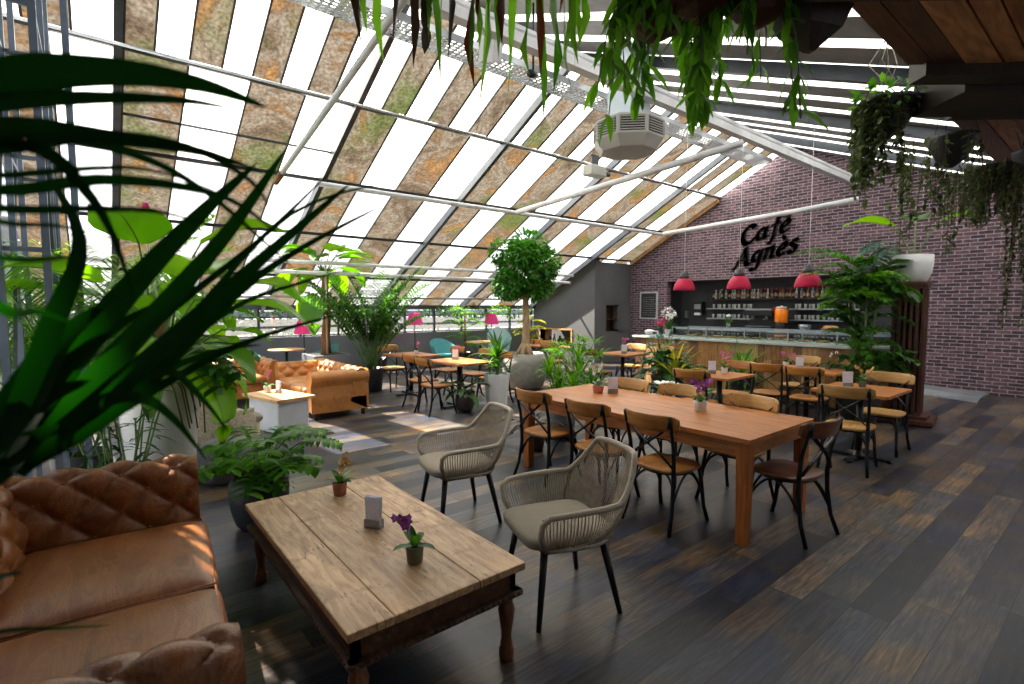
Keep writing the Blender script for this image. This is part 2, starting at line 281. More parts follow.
# ---------------------------------------------------------------- mesh builder
class MB:
    def __init__(s): s.v = []; s.f = []; s.m = []; s.sm = []
    def add(s, vs, fs, mat=0, smooth=False):
        o = len(s.v); s.v += [tuple(v) for v in vs]
        for f in fs: s.f.append(tuple(i + o for i in f)); s.m.append(mat); s.sm.append(smooth)
    def box(s, c, d, rz=0, mat=0, tilt=None):
        x, y, z = d[0] / 2, d[1] / 2, d[2] / 2
        R = Matrix.Rotation(rz, 3, 'Z')
        if tilt: R = R @ Matrix.Rotation(tilt[1], 3, tilt[0])
        vs = [R @ Vector(p) + Vector(c) for p in ((-x,-y,-z),(x,-y,-z),(x,y,-z),(-x,y,-z),(-x,-y,z),(x,-y,z),(x,y,z),(-x,y,z))]
        s.add(vs, [(0,3,2,1),(4,5,6,7),(0,1,5,4),(1,2,6,5),(2,3,7,6),(3,0,4,7)], mat); return s
    def b2(s, lo, hi, mat=0):
        return s.box([(a + b) / 2 for a, b in zip(lo, hi)], [abs(b - a) for a, b in zip(lo, hi)], 0, mat)
    def bar(s, a, b, w, h, mat=0):
        """rectangular bar from a to b, width w sideways, height h"""
        a, b = Vector(a), Vector(b); d = (b - a).normalized()
        up = Vector((0, 0, 1)) if abs(d.z) < .95 else Vector((0, 1, 0))
        x = d.cross(up).normalized(); y = x.cross(d).normalized()
        vs = [p + x * (i * w / 2) + y * (j * h / 2) for p in (a, b) for i, j in ((-1,-1),(1,-1),(1,1),(-1,1))]
        s.add(vs, [(0,1,2,3),(7,6,5,4),(0,4,5,1),(1,5,6,2),(2,6,7,3),(3,7,4,0)], mat); return s
    def tube(s, pts, r, n=8, mat=0, cap=True, flat=None):
        pts = [Vector(p) for p in pts]; N = len(pts)
        rs = r if isinstance(r, (list, tuple)) else [r] * N
        vs = []; ref = None
        for i, p in enumerate(pts):
            d = (pts[min(i + 1, N - 1)] - pts[max(i - 1, 0)])
            d = d.normalized() if d.length > 1e-9 else Vector((0, 0, 1))
            if ref is None:
                ref = Vector((0, 0, 1)) if abs(d.z) < .9 else Vector((1, 0, 0))
            x = d.cross(ref)
            x = x.normalized() if x.length > 1e-6 else d.orthogonal().normalized()
            y = x.cross(d).normalized(); ref = y
            for k in range(n):
                a = 2 * pi * k / n
                vs.append(p + x * (cos(a) * rs[i]) + y * (sin(a) * rs[i] * (flat or 1)))
        fs = [(i * n + k, i * n + (k + 1) % n, (i + 1) * n + (k + 1) % n, (i + 1) * n + k) for i in range(N - 1) for k in range(n)]
        if cap: fs += [tuple(range(n))[::-1], tuple(range((N - 1) * n, N * n))]
        s.add(vs, fs, mat, True); return s
    def lathe(s, prof, c=(0, 0, 0), n=24, mat=0, sq=None, cap=True, smooth=True, ph=0):
        vs = []
        for r, z in prof:
            for k in range(n):
                a = 2 * pi * k / n + ph
                x, y = r * cos(a), r * sin(a)
                vs.append((c[0] + x, c[1] + y, c[2] + z))
        N = len(prof)
        fs = [(i * n + k, i * n + (k + 1) % n, (i + 1) * n + (k + 1) % n, (i + 1) * n + k) for i in range(N - 1) for k in range(n)]
        if cap: fs += [tuple(range(n))[::-1], tuple(range((N - 1) * n, N * n))]
        s.add(vs, fs, mat, smooth); return s
    def ball(s, c, r, n=8, mat=0):
        rr = r if isinstance(r, (tuple, list)) else (r, r, r)
        vs = [(c[0], c[1], c[2] - rr[2])]; R = n // 2
        for i in range(1, R):
            t = -pi / 2 + pi * i / R
            for k in range(n):
                a = 2 * pi * k / n; vs.append((c[0] + rr[0] * cos(t) * cos(a), c[1] + rr[1] * cos(t) * sin(a), c[2] + rr[2] * sin(t)))
        vs.append((c[0], c[1], c[2] + rr[2])); L = len(vs) - 1
        fs = [(0, 1 + (k + 1) % n, 1 + k) for k in range(n)]
        for i in range(R - 2):
            fs += [(1 + i * n + k, 1 + i * n + (k + 1) % n, 1 + (i + 1) * n + (k + 1) % n, 1 + (i + 1) * n + k) for k in range(n)]
        fs += [(1 + (R - 2) * n + k, 1 + (R - 2) * n + (k + 1) % n, L) for k in range(n)]
        s.add(vs, fs, mat, True); return s
    def grid(s, fn, nu, nv, mat=0, closed_u=False, smooth=True):
        vs = [fn(i / (nu if closed_u else nu - 1), j / (nv - 1)) for i in range(nu) for j in range(nv)]
        fs = []
        for i in range(nu if closed_u else nu - 1):
            i2 = (i + 1) % nu
            for j in range(nv - 1): fs.append((i * nv + j, i2 * nv + j, i2 * nv + j + 1, i * nv + j + 1))
        s.add(vs, fs, mat, smooth); return s
    def blade(s, pts, hw, prof=None, fold=.25, mat=0, up=(0, 0, 1)):
        """leaf blade along pts; hw = max half width; prof(t) = relative width; folded along the midrib"""
        pts = [Vector(p) for p in pts]; N = len(pts); up = Vector(up); vs = []
        for i, p in enumerate(pts):
            t = i / (N - 1)
            d = (pts[min(i + 1, N - 1)] - pts[max(i - 1, 0)]).normalized()
            sd = d.cross(up); sd = sd.normalized() if sd.length > 1e-4 else d.orthogonal().normalized()
            nn = sd.cross(d)
            w = hw * (prof(t) if prof else sin(pi * min(1, t * .98 + .02)) ** .7)
            w = max(w, hw * .015)
            vs += [p - sd * w + nn * (w * fold), p, p + sd * w + nn * (w * fold)]
        fs = []
        for i in range(N - 1):
            a = 3 * i; fs += [(a, a + 1, a + 4, a + 3), (a + 1, a + 2, a + 5, a + 4)]
        s.add(vs, fs, mat, True); return s
    def leaf(s, c, d, up, L, W, mat=0, curl=.15, kind='oval'):
        """flat leaf as a small fan: outline from base c along d"""
        c, d, up = Vector(c), Vector(d).normalized(), Vector(up)
        sd = d.cross(up); sd = sd.normalized() if sd.length > 1e-4 else d.orthogonal().normalized()
        nn = sd.cross(d).normalized()
        if kind == 'oval': prof = [(0, 0), (.2, .7), (.45, 1), (.75, .7), (1, 0)]
        elif kind == 'heart': prof = [(0, .0), (-.12, .55), (.1, .95), (.35, 1), (.7, .6), (1, 0)]
        elif kind == 'lance': prof = [(0, 0), (.25, .9), (.5, 1), (.8, .55), (1, 0)]
        N = len(prof); vs = []
        for t, w in prof:
            x = c + d * (L * t) - nn * (curl * L * t * t); e = W * w / 2
            vs += [x - sd * e + nn * (e * .25), x if t > 0 or w == 0 else c, x + sd * e + nn * (e * .25)]
        fs = []
        for i in range(N - 1):
            a = 3 * i; fs += [(a, a + 1, a + 4, a + 3), (a + 1, a + 2, a + 5, a + 4)]
        s.add(vs, fs, mat, True); return s
    def build(s, name, mats, parent=None, loc=None, bevel=0, rot=None):
        me = bpy.data.meshes.new(name); me.from_pydata(s.v, [], s.f)
        if not isinstance(mats, (list, tuple)): mats = [mats]
        for m in mats: me.materials.append(M[m] if isinstance(m, str) else m)
        me.polygons.foreach_set('material_index', s.m); me.polygons.foreach_set('use_smooth', s.sm)
        me.update()
        o = bpy.data.objects.new(name, me); COL.objects.link(o)
        if parent: o.parent = parent
        if loc: o.location = loc
        if rot: o.rotation_euler = rot
        if bevel:
            md = o.modifiers.new('bevel', 'BEVEL'); md.width = bevel; md.segments = 2; md.limit_method = 'ANGLE'; md.angle_limit = .6
        return o

def tag(o, label=None, cat=None, group=None, kind=None):
    if label: o['label'] = label
    if cat: o['category'] = cat
    if group: o['group'] = group
    if kind: o['kind'] = kind
    return o
def thing(name, label, cat, loc=(0, 0, 0), rz=0, group=None):
    o = bpy.data.objects.new(name, None); COL.objects.link(o); o.empty_display_size = .1
    o.location = loc; o.rotation_euler = (0, 0, rz)
    return tag(o, label, cat, group)
def struct(name, mb, mats, bevel=0):
    return tag(mb.build(name, mats, bevel=bevel), kind='structure')
def dup(root, loc, rz=0, label=None, group=None, scale=None):
    r = root.copy(); COL.objects.link(r); r.location = loc; r.rotation_euler = (0, 0, rz)
    if label: r['label'] = label
    if group: r['group'] = group
    if scale: r.scale = (scale,) * 3
    for ch in list(root.children):
        c = ch.copy(); COL.objects.link(c); c.parent = r
        for g in ch.children:
            d = g.copy(); COL.objects.link(d); d.parent = c
    return r
def arc(a, b, sag, n=6):
    a, b = Vector(a), Vector(b); s = Vector(sag)
    return [a.lerp(b, i / (n - 1)) + s * (4 * (i / (n - 1)) * (1 - i / (n - 1))) for i in range(n)]
def bez(p0, p1, p2, n=8):
    p0, p1, p2 = Vector(p0), Vector(p1), Vector(p2)
    return [p0 * (1 - t) ** 2 + p1 * 2 * t * (1 - t) + p2 * t * t for t in [i / (n - 1) for i in range(n)]]
R = random.uniform
# ---------------------------------------------------------------- the room
XL, RX, RZ, SL, SR = -12.7, -5.5, 5.378, .515, .40      # left eave, ridge, slopes
YN, YB = -.78, 12.9                                    # near glass gable, brick gable
XR = 3.0
def zl(x): return RZ + SL * (x - RX)
def zr(x): return RZ - SR * (x - RX)
def roofz(x): return zl(x) if x < RX else zr(x)

def build_room():
    struct('floor', MB().b2((-13.2, YN - .1, -.1), (XR + .1, 14.2, 0)), 'floor')
    # outdoor ground and something beyond the glass
    struct('ground', MB().b2((-40, -22, -.24), (XR + 14, 30, -.101)), 'outdoor_ground')
    # brick gable with the bar opening, as a ring of pieces in one mesh
    ox0, ox1, oz = -8.75, -3.0, 2.36
    w = MB()
    def gable(x0, x1, z0, zt0, zt1):
        y0, y1 = YB, YB + .25
        vs = [(x0,y0,z0),(x1,y0,z0),(x1,y0,zt1),(x0,y0,zt0),(x0,y1,z0),(x1,y1,z0),(x1,y1,zt1),(x0,y1,zt0)]
        w.add(vs, [(0,1,2,3),(7,6,5,4),(0,4,5,1),(3,2,6,7),(0,3,7,4),(1,5,6,2)])
    gable(-10.05, ox0, 0, zl(-10.05), zl(ox0))
    gable(ox0, RX, oz, zl(ox0), RZ); gable(RX, ox1, oz, RZ, zr(ox1))
    gable(ox1, XR, 0, zr(ox1), zr(XR))
    struct('wall_back', w, 'brick')
    # recess behind the bar
    r = MB(); r.b2((ox0 - .1, 13.62, 0), (ox1 + .1, 13.72, 2.6)); r.b2((ox0 - .12, 13.1, 0), (ox0, 13.62, 2.6))
    r.b2((ox1, 13.1, 0), (ox1 + .12, 13.62, 2.6)); r.b2((ox0 - .1, 13.1, oz), (ox1 + .1, 13.72, oz + .1))
    struct('wall_bar_recess', r, 'dark_recess')
    # slate grey wall left of the brick, standing further forward, with a niche
    g = MB(); gx0, gx1, gy = XL, -10.05, 11.27
    nx0, nx1, nz0, nz1 = -12.35, -10.98, .44, .92
    def gw(x0, x1, z0, z1=None):
        a, b = (zl(x0), zl(x1)) if z1 is None else (z1, z1)
        vs = [(x0,gy,z0),(x1,gy,z0),(x1,gy,b),(x0,gy,a),(x0,gy+.2,z0),(x1,gy+.2,z0),(x1,gy+.2,b),(x0,gy+.2,a)]
        g.add(vs, [(0,1,2,3),(7,6,5,4),(0,4,5,1),(3,2,6,7),(0,3,7,4),(1,5,6,2)])
    gw(gx0, nx0, 0); gw(nx0, nx1, nz1); gw(nx0, nx1, 0, nz0); gw(nx1, gx1, 0)
    g.b2((nx0 - .1, gy + .6, .3), (nx1 + .1, gy + .7, 1.1))
    # return wall facing the bar, with a small serving hatch
    hy0, hy1, hz0, hz1 = 11.78, 12.32, .95, 1.66
    g.b2((gx1 - .2, gy + .2, 0), (gx1, hy0, zl(gx1 - .2))); g.b2((gx1 - .2, hy1, 0), (gx1, YB, zl(gx1 - .2)))
    g.b2((gx1 - .2, hy0, 0), (gx1, hy1, hz0)); g.b2((gx1 - .2, hy0, hz1), (gx1, hy1, zl(gx1 - .2)))
    g.b2((gx1 - .7, hy0 - .1, .8), (gx1 - .6, hy1 + .1, 1.8))
    struct('wall_grey', g, 'slate_wall')
    fr = MB()
    for a, b in (((nx0 - .05, gy - .02, nz1), (nx1 + .05, gy + .5, nz1 + .05)), ((nx0 - .05, gy - .02, nz0 - .05), (nx1 + .05, gy + .5, nz0)),
                 ((nx0 - .05, gy - .02, nz0), (nx0, gy + .5, nz1)), ((nx1, gy - .02, nz0), (nx1 + .05, gy + .5, nz1))): fr.b2(a, b)
    struct('trim_1', fr, 'board_orange')
    hf = MB(); hf.b2((gx1 - .5, hy0, hz0 - .03), (gx1 + .02, hy1, hz0)); hf.b2((gx1 - .5, hy0, hz1), (gx1 + .02, hy1, hz1 + .03))
    hf.b2((gx1 - .34, hy0 - .05, hz0 - .05), (gx1 - .3, hy1 + .05, hz1 + .05), 1); hf.b2((gx1 - .3, hy0 - .05, hz0), (gx1 - .02, hy0, hz1), 1); hf.b2((gx1 - .3, hy1, hz0), (gx1 - .02, hy1 + .05, hz1), 1); hf.b2((gx1 - .3, hy0, hz0 + .3), (gx1, hy1, hz0 + .32), 1)
    struct('trim_2', hf, ['black', 'apron'])
    struct('trim_3', MB().b2((gx1 + .01, hy1 + .02, .93), (gx1 + .04, YB - .02, 1.69)), 'slate_wall')   # open hatch leaf
    # pale timber strip under the gable edge
    t = MB(); t.bar((-10.02, YB - .06, zl(-10.02) - .10), (-7.2, YB - .06, zl(-7.2) - .10), .06, .09)
    struct('trim_4', t, 'board_orange')
    # low wall on the left and its glass band
    lw = MB(); lw.b2((XL - .2, YN, 0), (XL, 11.27, .93)); struct('wall_left', lw, 'low_wall')
    gl = MB(); gl.add([(XL - .08, YN, .93), (XL - .08, 11.27, .93), (XL - .08, 11.27, 1.62), (XL - .08, YN, 1.62)], [(0, 1, 2, 3)])
    struct('window_1', gl, 'window_glass')
    fm = MB()
    for i in range(14): y = YN + .05 + i * .92; fm.b2((XL - .13, y - .025, .93), (XL - .03, y + .025, 1.6))
    for z in (.95, 1.18, 1.4): fm.b2((XL - .11, YN, z - .012), (XL - .05, 11.27, z + .012))
    struct('trim_5', fm, 'rafter')
    struct('trim_6', MB().b2((XL - .22, YN, 1.58), (XL + .10, 11.27, 1.68)), 'rafter')                 # eave gutter
    # right wall (beyond the frame)
    struct('wall_right', MB().b2((XR, YN, 0), (XR + .15, YB + .25, zr(XR))), 'slate_wall')
    # near glass gable: posts, rails, bracing, panes
    p = MB(); xs = [-12.55 + 1.18 * i for i in range(14)]
    for i, x in enumerate(xs):
        p.b2((x - .05, YN - .16, 0), (x + .05, YN - .06, roofz(x) - .05))
        if i % 2 == 0 and i < 12: p.bar((x, YN - .2, 1.0), (x + 1.18, YN - .2, min(roofz(x), roofz(x + 1.18)) - .1), .05, .05)
    for z in (1.02, 2.05, 3.0, 3.9):
        xa = max(XL + .05, RX + (z - RZ) / SL + .1); xb = min(XR, RX + (RZ - z) / SR - .1)
        p.b2((xa, YN - .14, z - .03), (xb, YN - .08, z + .03))
    struct('trim_7', p, 'steel')
    xw = -3.6; q = MB(); q.add([(XL, YN - .11, 0), (xw, YN - .11, 0), (xw, YN - .11, zr(xw)), (RX, YN - .11, RZ), (XL, YN - .11, zl(XL))], [(0, 1, 2, 3, 4)])
    wf = MB(); ya, yb_ = YN - .3, YN - .2; vs = [(xw, ya, 0), (XR, ya, 0), (XR, ya, zr(XR)), (xw, ya, zr(xw)), (xw, yb_, 0), (XR, yb_, 0), (XR, yb_, zr(XR)), (xw, yb_, zr(xw))]
    wf.add(vs, [(0, 1, 2, 3), (7, 6, 5, 4), (0, 4, 5, 1), (1, 5, 6, 2), (2, 6, 7, 3), (3, 7, 4, 0)]); struct('wall_front_shade', wf, 'slate_wall')  # solid wall added out of view in place of panes, to darken the foreground
    struct('window_2', q, 'window_glass')
    # scaffold-like steel outside the near gable
    s = MB()
    for i in range(9):
        x = -14.5 + i * 1.0
        s.b2((x - .04, -2.4, -.1), (x + .04, -2.32, 7.5))
        if i < 8: s.bar((x, -2.36, 1.5 + (i % 2) * 2), (x + 1, -2.36, 3.5 - (i % 2) * 2 + 2), .05, .05)
    for z in (1.6, 3.2, 4.8, 6.4): s.b2((-14.6, -2.38, z), (-6.4, -2.34, z + .05))
    tag(s.build('steel_scaffold', 'steel'), 'tall blue grey steel frame of posts and braces outside the near glass gable', 'steel frame')
    # ---- roof
    purl = [-12.7, -11.4, -10.0, -8.65, -7.18, -5.5]
    raf = [YN, .35, 3.02, 5.68, 8.36, 11.05, YB]
    roof = MB()   # 0 clear 1 frosted 2 brown
    def pane(xa, xb, ya, yb, mat, f=zl, off=.0):
        roof.add([(xa, ya, f(xa) + off), (xb, ya, f(xb) + off), (xb, yb, f(xb) + off), (xa, yb, f(xa) + off)], [(0, 1, 2, 3)], mat)
    bars = MB()
    for bi in range(len(raf) - 1):
        y0, y1 = raf[bi], raf[bi + 1]; L = y1 - y0; full = L > 2
        for ri in range(5):
            xa, xb = purl[ri], purl[ri + 1]
            if ri == 4: n = 8 if bi == 1 else 7
            else: n = 4
            if not full: n = max(2, round(n * L / 2.68))
            ph = 1 if (ri == 4 and bi != 1) else 0
            for k in range(n):
                ya, yb = y0 + L * k / n, y0 + L * (k + 1) / n
                white = (k + ph) % 2 == 1
                pane(xa, xb, ya, yb, (1 if ri >= 3 else 0) if white else 2)
                if k: bars.bar((xa, ya, zl(xa) - .012), (xb, ya, zl(xb) - .012), .022, .03)
            if ri == 3 and bi == 1:                                   # a thin cross bar halfway up each lower row
                xm = xa + .55
                bars.bar((xm, y0, zl(xm) - .012), (xm, y1, zl(xm) - .012), .03, .03)
    # right slope: bands of pale frosted glass and grey blinds, running down the slope
    y = YN; k = 0
    while y < YB - .01:
        yb = min(YB, y + (.24 if k % 2 else .50))
        pane(RX, XR, y, yb, (1 if k % 2 else 3) if y > 2.0 else 3, zr)  # nearest stretch is all blinds, closed overhead to keep the foreground dark
        y = yb; k += 1
    struct('ceiling', roof, ['clear_pane', 'frost_pane', 'brown_pane', 'blind'])
    struct('trim_8', bars, 'rafter')
    n = 9
    for i, yy in enumerate(raf[1:-1]):
        b = MB(); b.bar((XL, yy, zl(XL) - .08), (RX, yy, zl(RX) - .08), .075, .13); b.bar((XL, yy + .055, zl(XL) - .05), (RX, yy + .055, zl(RX) - .05), .02, .06)
        b.bar((RX, yy, RZ - .08), (XR, yy, zr(XR) - .08), .075, .13)
        struct('trim_%d' % n, b, 'rafter'); n += 1
    for i, xx in enumerate(purl[1:-1]):
        b = MB(); b.bar((xx, YN, zl(xx) - .04), (xx, YB, zl(xx) - .04), .05, .05)
        struct('trim_%d' % n, b, 'black'); n += 1
    b = MB(); b.bar((RX, YN, RZ - .1), (RX, YB, RZ - .1), .16, .14); struct('trim_%d' % n, b, 'steel'); n += 1
    for xx, zz in ((-4.1, 4.3),):
        b = MB(); b.b2((xx - .06, YN, zz - .05), (xx + .06, YB, zz + .05)); b.b2((xx - .03, YN, zz + .1), (xx + .03, YB, zz + .14)); struct('trim_%d' % n, b, 'white_steel'); n += 1
    b = MB(); b.b2((-5.3, 7.0, 4.75), (2.9, 7.18, 4.9)); 
    # pipes that hang under the roof
    def hang(name, pts, r, m, lab, cat, grp=None):
        return tag(MB().tube(pts, r, 8).build(name, m), lab, cat, grp)
    hang('heating_pipe', [(-6.95, YN + .1, 4.40), (-6.95, YB - .05, 4.40)], .018, 'steel', 'thin steel pipe under the upper glass row, highest of the long roof pipes', 'pipe')
    hang('heating_pipe', [(-6.9, 2.35, 3.25), (-6.9, 9.9, 3.25)], .034, 'white_steel', 'white pipe hanging mid height below the glass where the diagonal tie rods end', 'pipe')
    hang('heating_pipe', [(-9.6, 2.2, 2.45), (-9.6, 9.9, 2.45)], .035, 'white_steel', 'white pipe above the tree crown, upper of the two low roof pipes', 'pipe')
    hang('heating_pipe', [(-9.7, 2.2, 2.27), (-9.7, 9.9, 2.27)], .035, 'white_steel', 'white pipe behind the tree crown, lower of the two low roof pipes', 'pipe')
    hang('heating_pipe', [(-11.9, YN + .2, 1.86), (-11.9, 9.5, 1.86)], .03, 'steel', 'grey pipe low along the eave behind the palm', 'pipe')
    hang('tie_rod', [(-6.84, 5.7, 3.25), (-4.1, 5.7, 3.40), (-2.94, 5.7, 3.47)], .045, 'white_steel', 'white tie rod passing below the fan heater', 'tie rod')
    hang('tie_rod', [(-6.84, 9.9, 3.25), (-4.1, 9.9, 3.36), (-3.1, 9.9, 3.42)], .045, 'white_steel', 'white tie rod crossing in front of the brick gable above the lettering', 'tie rod')
    o = thing('tie_rod', 'white tie rod with brown tip crossing the glass at upper left', 'tie rod')
    MB().tube([(-5.35, 1.5, 2.95), (-2.83, 1.5, 3.45), (-1.9, 1.5, 3.6)], .026, 8).build('rod', 'white_steel', o)
    MB().tube([(-5.6, 1.5, 2.90), (-5.35, 1.5, 2.95)], .03, 8).build('tip', 'brown_bark', o)
    # wire hangers for the pipes
    # cable tray under the ridge
    o = thing('cable_tray', 'perforated galvanised cable tray hanging under the ridge', 'cable tray')
    tr = MB(); tx0, tx1, tz = -6.02, -5.62, 4.95
    for x in (tx0, tx1): tr.b2((x - .012, -.3, tz), (x + .012, 12.3, tz + .09))
    yy = -.3
    while yy < 12.3:
        tr.b2((tx0, yy, tz), (tx1, yy + .028, tz + .012)); yy += .085
    for k in range(1, 6): x = tx0 + (tx1 - tx0) * k / 6; tr.b2((x - .012, -.3, tz + .001), (x + .012, 12.3, tz + .011))
    tr.build('tray', 'steel', o)
    for yy in (.4, 3.1, 5.75, 8.4, 11.1):
        MB().bar((-5.82, yy, tz), (-5.82, yy, RZ - .12), .02, .02).build('hanger', 'steel', o)
    # low grey ramp by the brick wall
    rp = MB(); vs = [(-2.75, 12.1, .0), (-1.75, 11.75, .0), (-1.75, 12.85, .0), (-2.75, 12.85, .0), (-2.75, 12.25, .10), (-1.75, 12.1, .05), (-1.75, 12.85, .05), (-2.75, 12.85, .10)]
    rp.add(vs, [(3,2,1,0),(4,5,6,7),(0,1,5,4),(1,2,6,5),(2,3,7,6),(3,0,4,7)])
    tag(rp.build('floor_ramp', 'low_wall'), 'low grey wedge ramp on the floor at the foot of the brick wall', 'ramp')
build_room()

def build_canopy():
    """dark reclaimed-timber canopy over the right foreground"""
    o = thing('timber_canopy', 'dark reclaimed plank canopy hanging over the right foreground', 'canopy', (0, 0, 0))
    z = 2.74
    def deck(x0, x1, y0, y1, zz, seed):
        d = MB(); rr = random.Random(seed); x = x0
        while x < x1:
            w = rr.uniform(.075, .13); ys = [y0]
            while ys[-1] < y1: ys.append(min(y1, ys[-1] + rr.uniform(.7, 1.6)))
            for a, b in zip(ys, ys[1:]):
                z0 = zz + rr.uniform(0, .012); sk = lambda q: 1.15 * (q + .74); xe = x + w - .006
                vs = [(p, yy + sk(p), zq) for zq in (z0, zz + .035) for p, yy in ((x, a + .004), (xe, a + .004), (xe, b), (x, b))]
                d.add(vs, [(3,2,1,0),(4,5,6,7),(0,1,5,4),(1,2,6,5),(2,3,7,6),(3,0,4,7)])
            x += w
        return d
    deck(-.74, 1.2, 2.0, 2.92, z, 1).build('plank_deck', 'canopy_planks', o)
    deck(-.78, 1.2, 3.8, 7.3, z, 2).build('plank_deck', 'canopy_planks', o)
    deck(-.74, 1.2, 1.2, 1.8, z + .05, 3).build('plank_deck', 'canopy_planks', o)
    for y, h, w in ((1.9, .16, .2), (3.0, .13, .16), (3.36, .2, .5), (3.72, .13, .16), (5.6, .07, .09), (7.34, .16, .12)):
        MB().bar((-.72, y - .05 + .03, z + .04 - h * .2), (1.2, y - .05 + 1.15 * 1.98, z + .04 - h * .2), w * .66, h * .35 + .08).build('beam', 'canopy_beam', o)
    ts = MB(); ts.add([(p, yy, q) for q in (z + .09, z + .11) for p, yy in ((-.74, 1.1), (1.22, 3.4), (1.22, 9.7), (-.74, 7.4))], [(3,2,1,0),(4,5,6,7),(0,1,5,4),(1,2,6,5),(2,3,7,6),(3,0,4,7)]); ts.build('top_sheet', 'canopy_beam', o)
    for y in (4.0, 9.4):
        MB().b2((1.10, y - .06, 0), (1.22, y + .06, z + .09)).build('post', 'canopy_beam', o)
    for y in (1.9, 3.36, 7.34):
        MB().tube([(-.7, y, z + .1), (-.7, y, zr(-.7) - .02)], .01, 6).build('hanger_rod', 'black', o)
build_canopy()
# ---------------------------------------------------------------- seating
def tuft(u, v, a, b):
    """diamond quilting: 0 on the pleats and buttons, 1 in the pad centres"""
    p, q = u / a + v / b, u / a - v / b
    return (abs(sin(pi * p)) * abs(sin(pi * q))) ** .42
def roll_profile(h, seat, thick, roll):
    """chesterfield cross section in (n, z): inner foot -> inner face -> roll -> outer face"""
    pts = [(.02, seat - .10), (.0, seat), (-.02, seat + .5 * (h - seat))]
    cx, cz = -(thick * 1.0 - roll), h - roll
    for i in range(13):
        a = radians(-8 + i * 17.5); pts.append((cx + roll * cos(a), cz + roll * sin(a)))
    pts += [(-thick + .05, h - 2 * roll - .02), (-thick + .03, .30), (-thick + .03, .10)]
    # resample evenly
    L = [0]
    for p, q in zip(pts, pts[1:]): L.append(L[-1] + math.hypot(q[0] - p[0], q[1] - p[1]))
    def at(t):
        d = t * L[-1]
        for i in range(len(L) - 1):
            if d <= L[i + 1] + 1e-9:
                k = (d - L[i]) / max(1e-9, L[i + 1] - L[i]); return (pts[i][0] + (pts[i+1][0] - pts[i][0]) * k, pts[i][1] + (pts[i+1][1] - pts[i][1]) * k)
        return pts[-1]
    return at, L[-1]
def tufted(mb, O, along, inward, length, h, seat, thick, roll, a=.118, b=.105, nu=None, nv=110, tmax=.58, depth=.021, btn=True):
    """sweep the roll section from O along `along`; inward = direction of the seat"""
    at, PL = roll_profile(h, seat, thick, roll)
    O, al, inn = Vector(O), Vector(along), Vector(inward); nu = nu or int(length / .0125) + 2
    def nrm(t):
        p, q = at(max(0, t - .01)), at(min(1, t + .01)); dx, dz = q[0] - p[0], q[1] - p[1]; L = math.hypot(dx, dz) or 1
        return (dz / L, -dx / L)
    def pos(u, t):
        n_, z_ = at(t); v = t * PL; k = tuft(u, v, a * 2, b * 2) if True else 0
        m = 1 if t < tmax - .08 else max(0, (tmax - t) / .08)
        e = min(1, min(u, length - u) / .05 + .15)
        nn = nrm(t); d = (k - .55) * depth * 2 * m * min(1, t / .08) * e
        return O + al * u + inn * (n_ + nn[0] * d) + Vector((0, 0, z_ + nn[1] * d))
    mb.grid(lambda s_, t: pos(s_ * length, t), nu, nv)
    if btn:
        for i in range(int(length / a) + 2):
            for j in range(16):
                u, v = i * a, j * b
                if (i + j) % 2: continue
                u, v = i * a, j * b
                t = v / PL
                if .06 < t < tmax - .03 and .05 < u < length - .05:
                    p = pos(u, t); mb.ball(p, .011, 8, 0)
    # end caps
    for u in (0, length):
        ring = [pos(u, i / 39) for i in range(40)]
        mb.add(ring, [tuple(range(40)) if u else tuple(range(40))[::-1]], 0, False)
def rounded_cushion(mb, c, d, puff=.03, rz=0, mat=0, n=22, ex=.22):
    """superellipsoid pad"""
    Rm = Matrix.Rotation(rz, 3, 'Z')
    def sg(x, e): return math.copysign(abs(x) ** e, x)
    def fn(i, j):
        a, t = 2 * pi * i, -pi / 2 + pi * j
        p = Vector((sg(cos(t), .45) * sg(cos(a), ex), sg(cos(t), .45) * sg(sin(a), ex), sg(sin(t), .6)))
        z = p.z * d[2] / 2
        if p.z > 0: z += puff * (1 - abs(p.x) ** 3) * (1 - abs(p.y) ** 3)
        return Rm @ Vector((p.x * d[0] / 2, p.y * d[1] / 2, z)) + Vector(c)
    mb.grid(fn, n * 3, n, mat, closed_u=True)
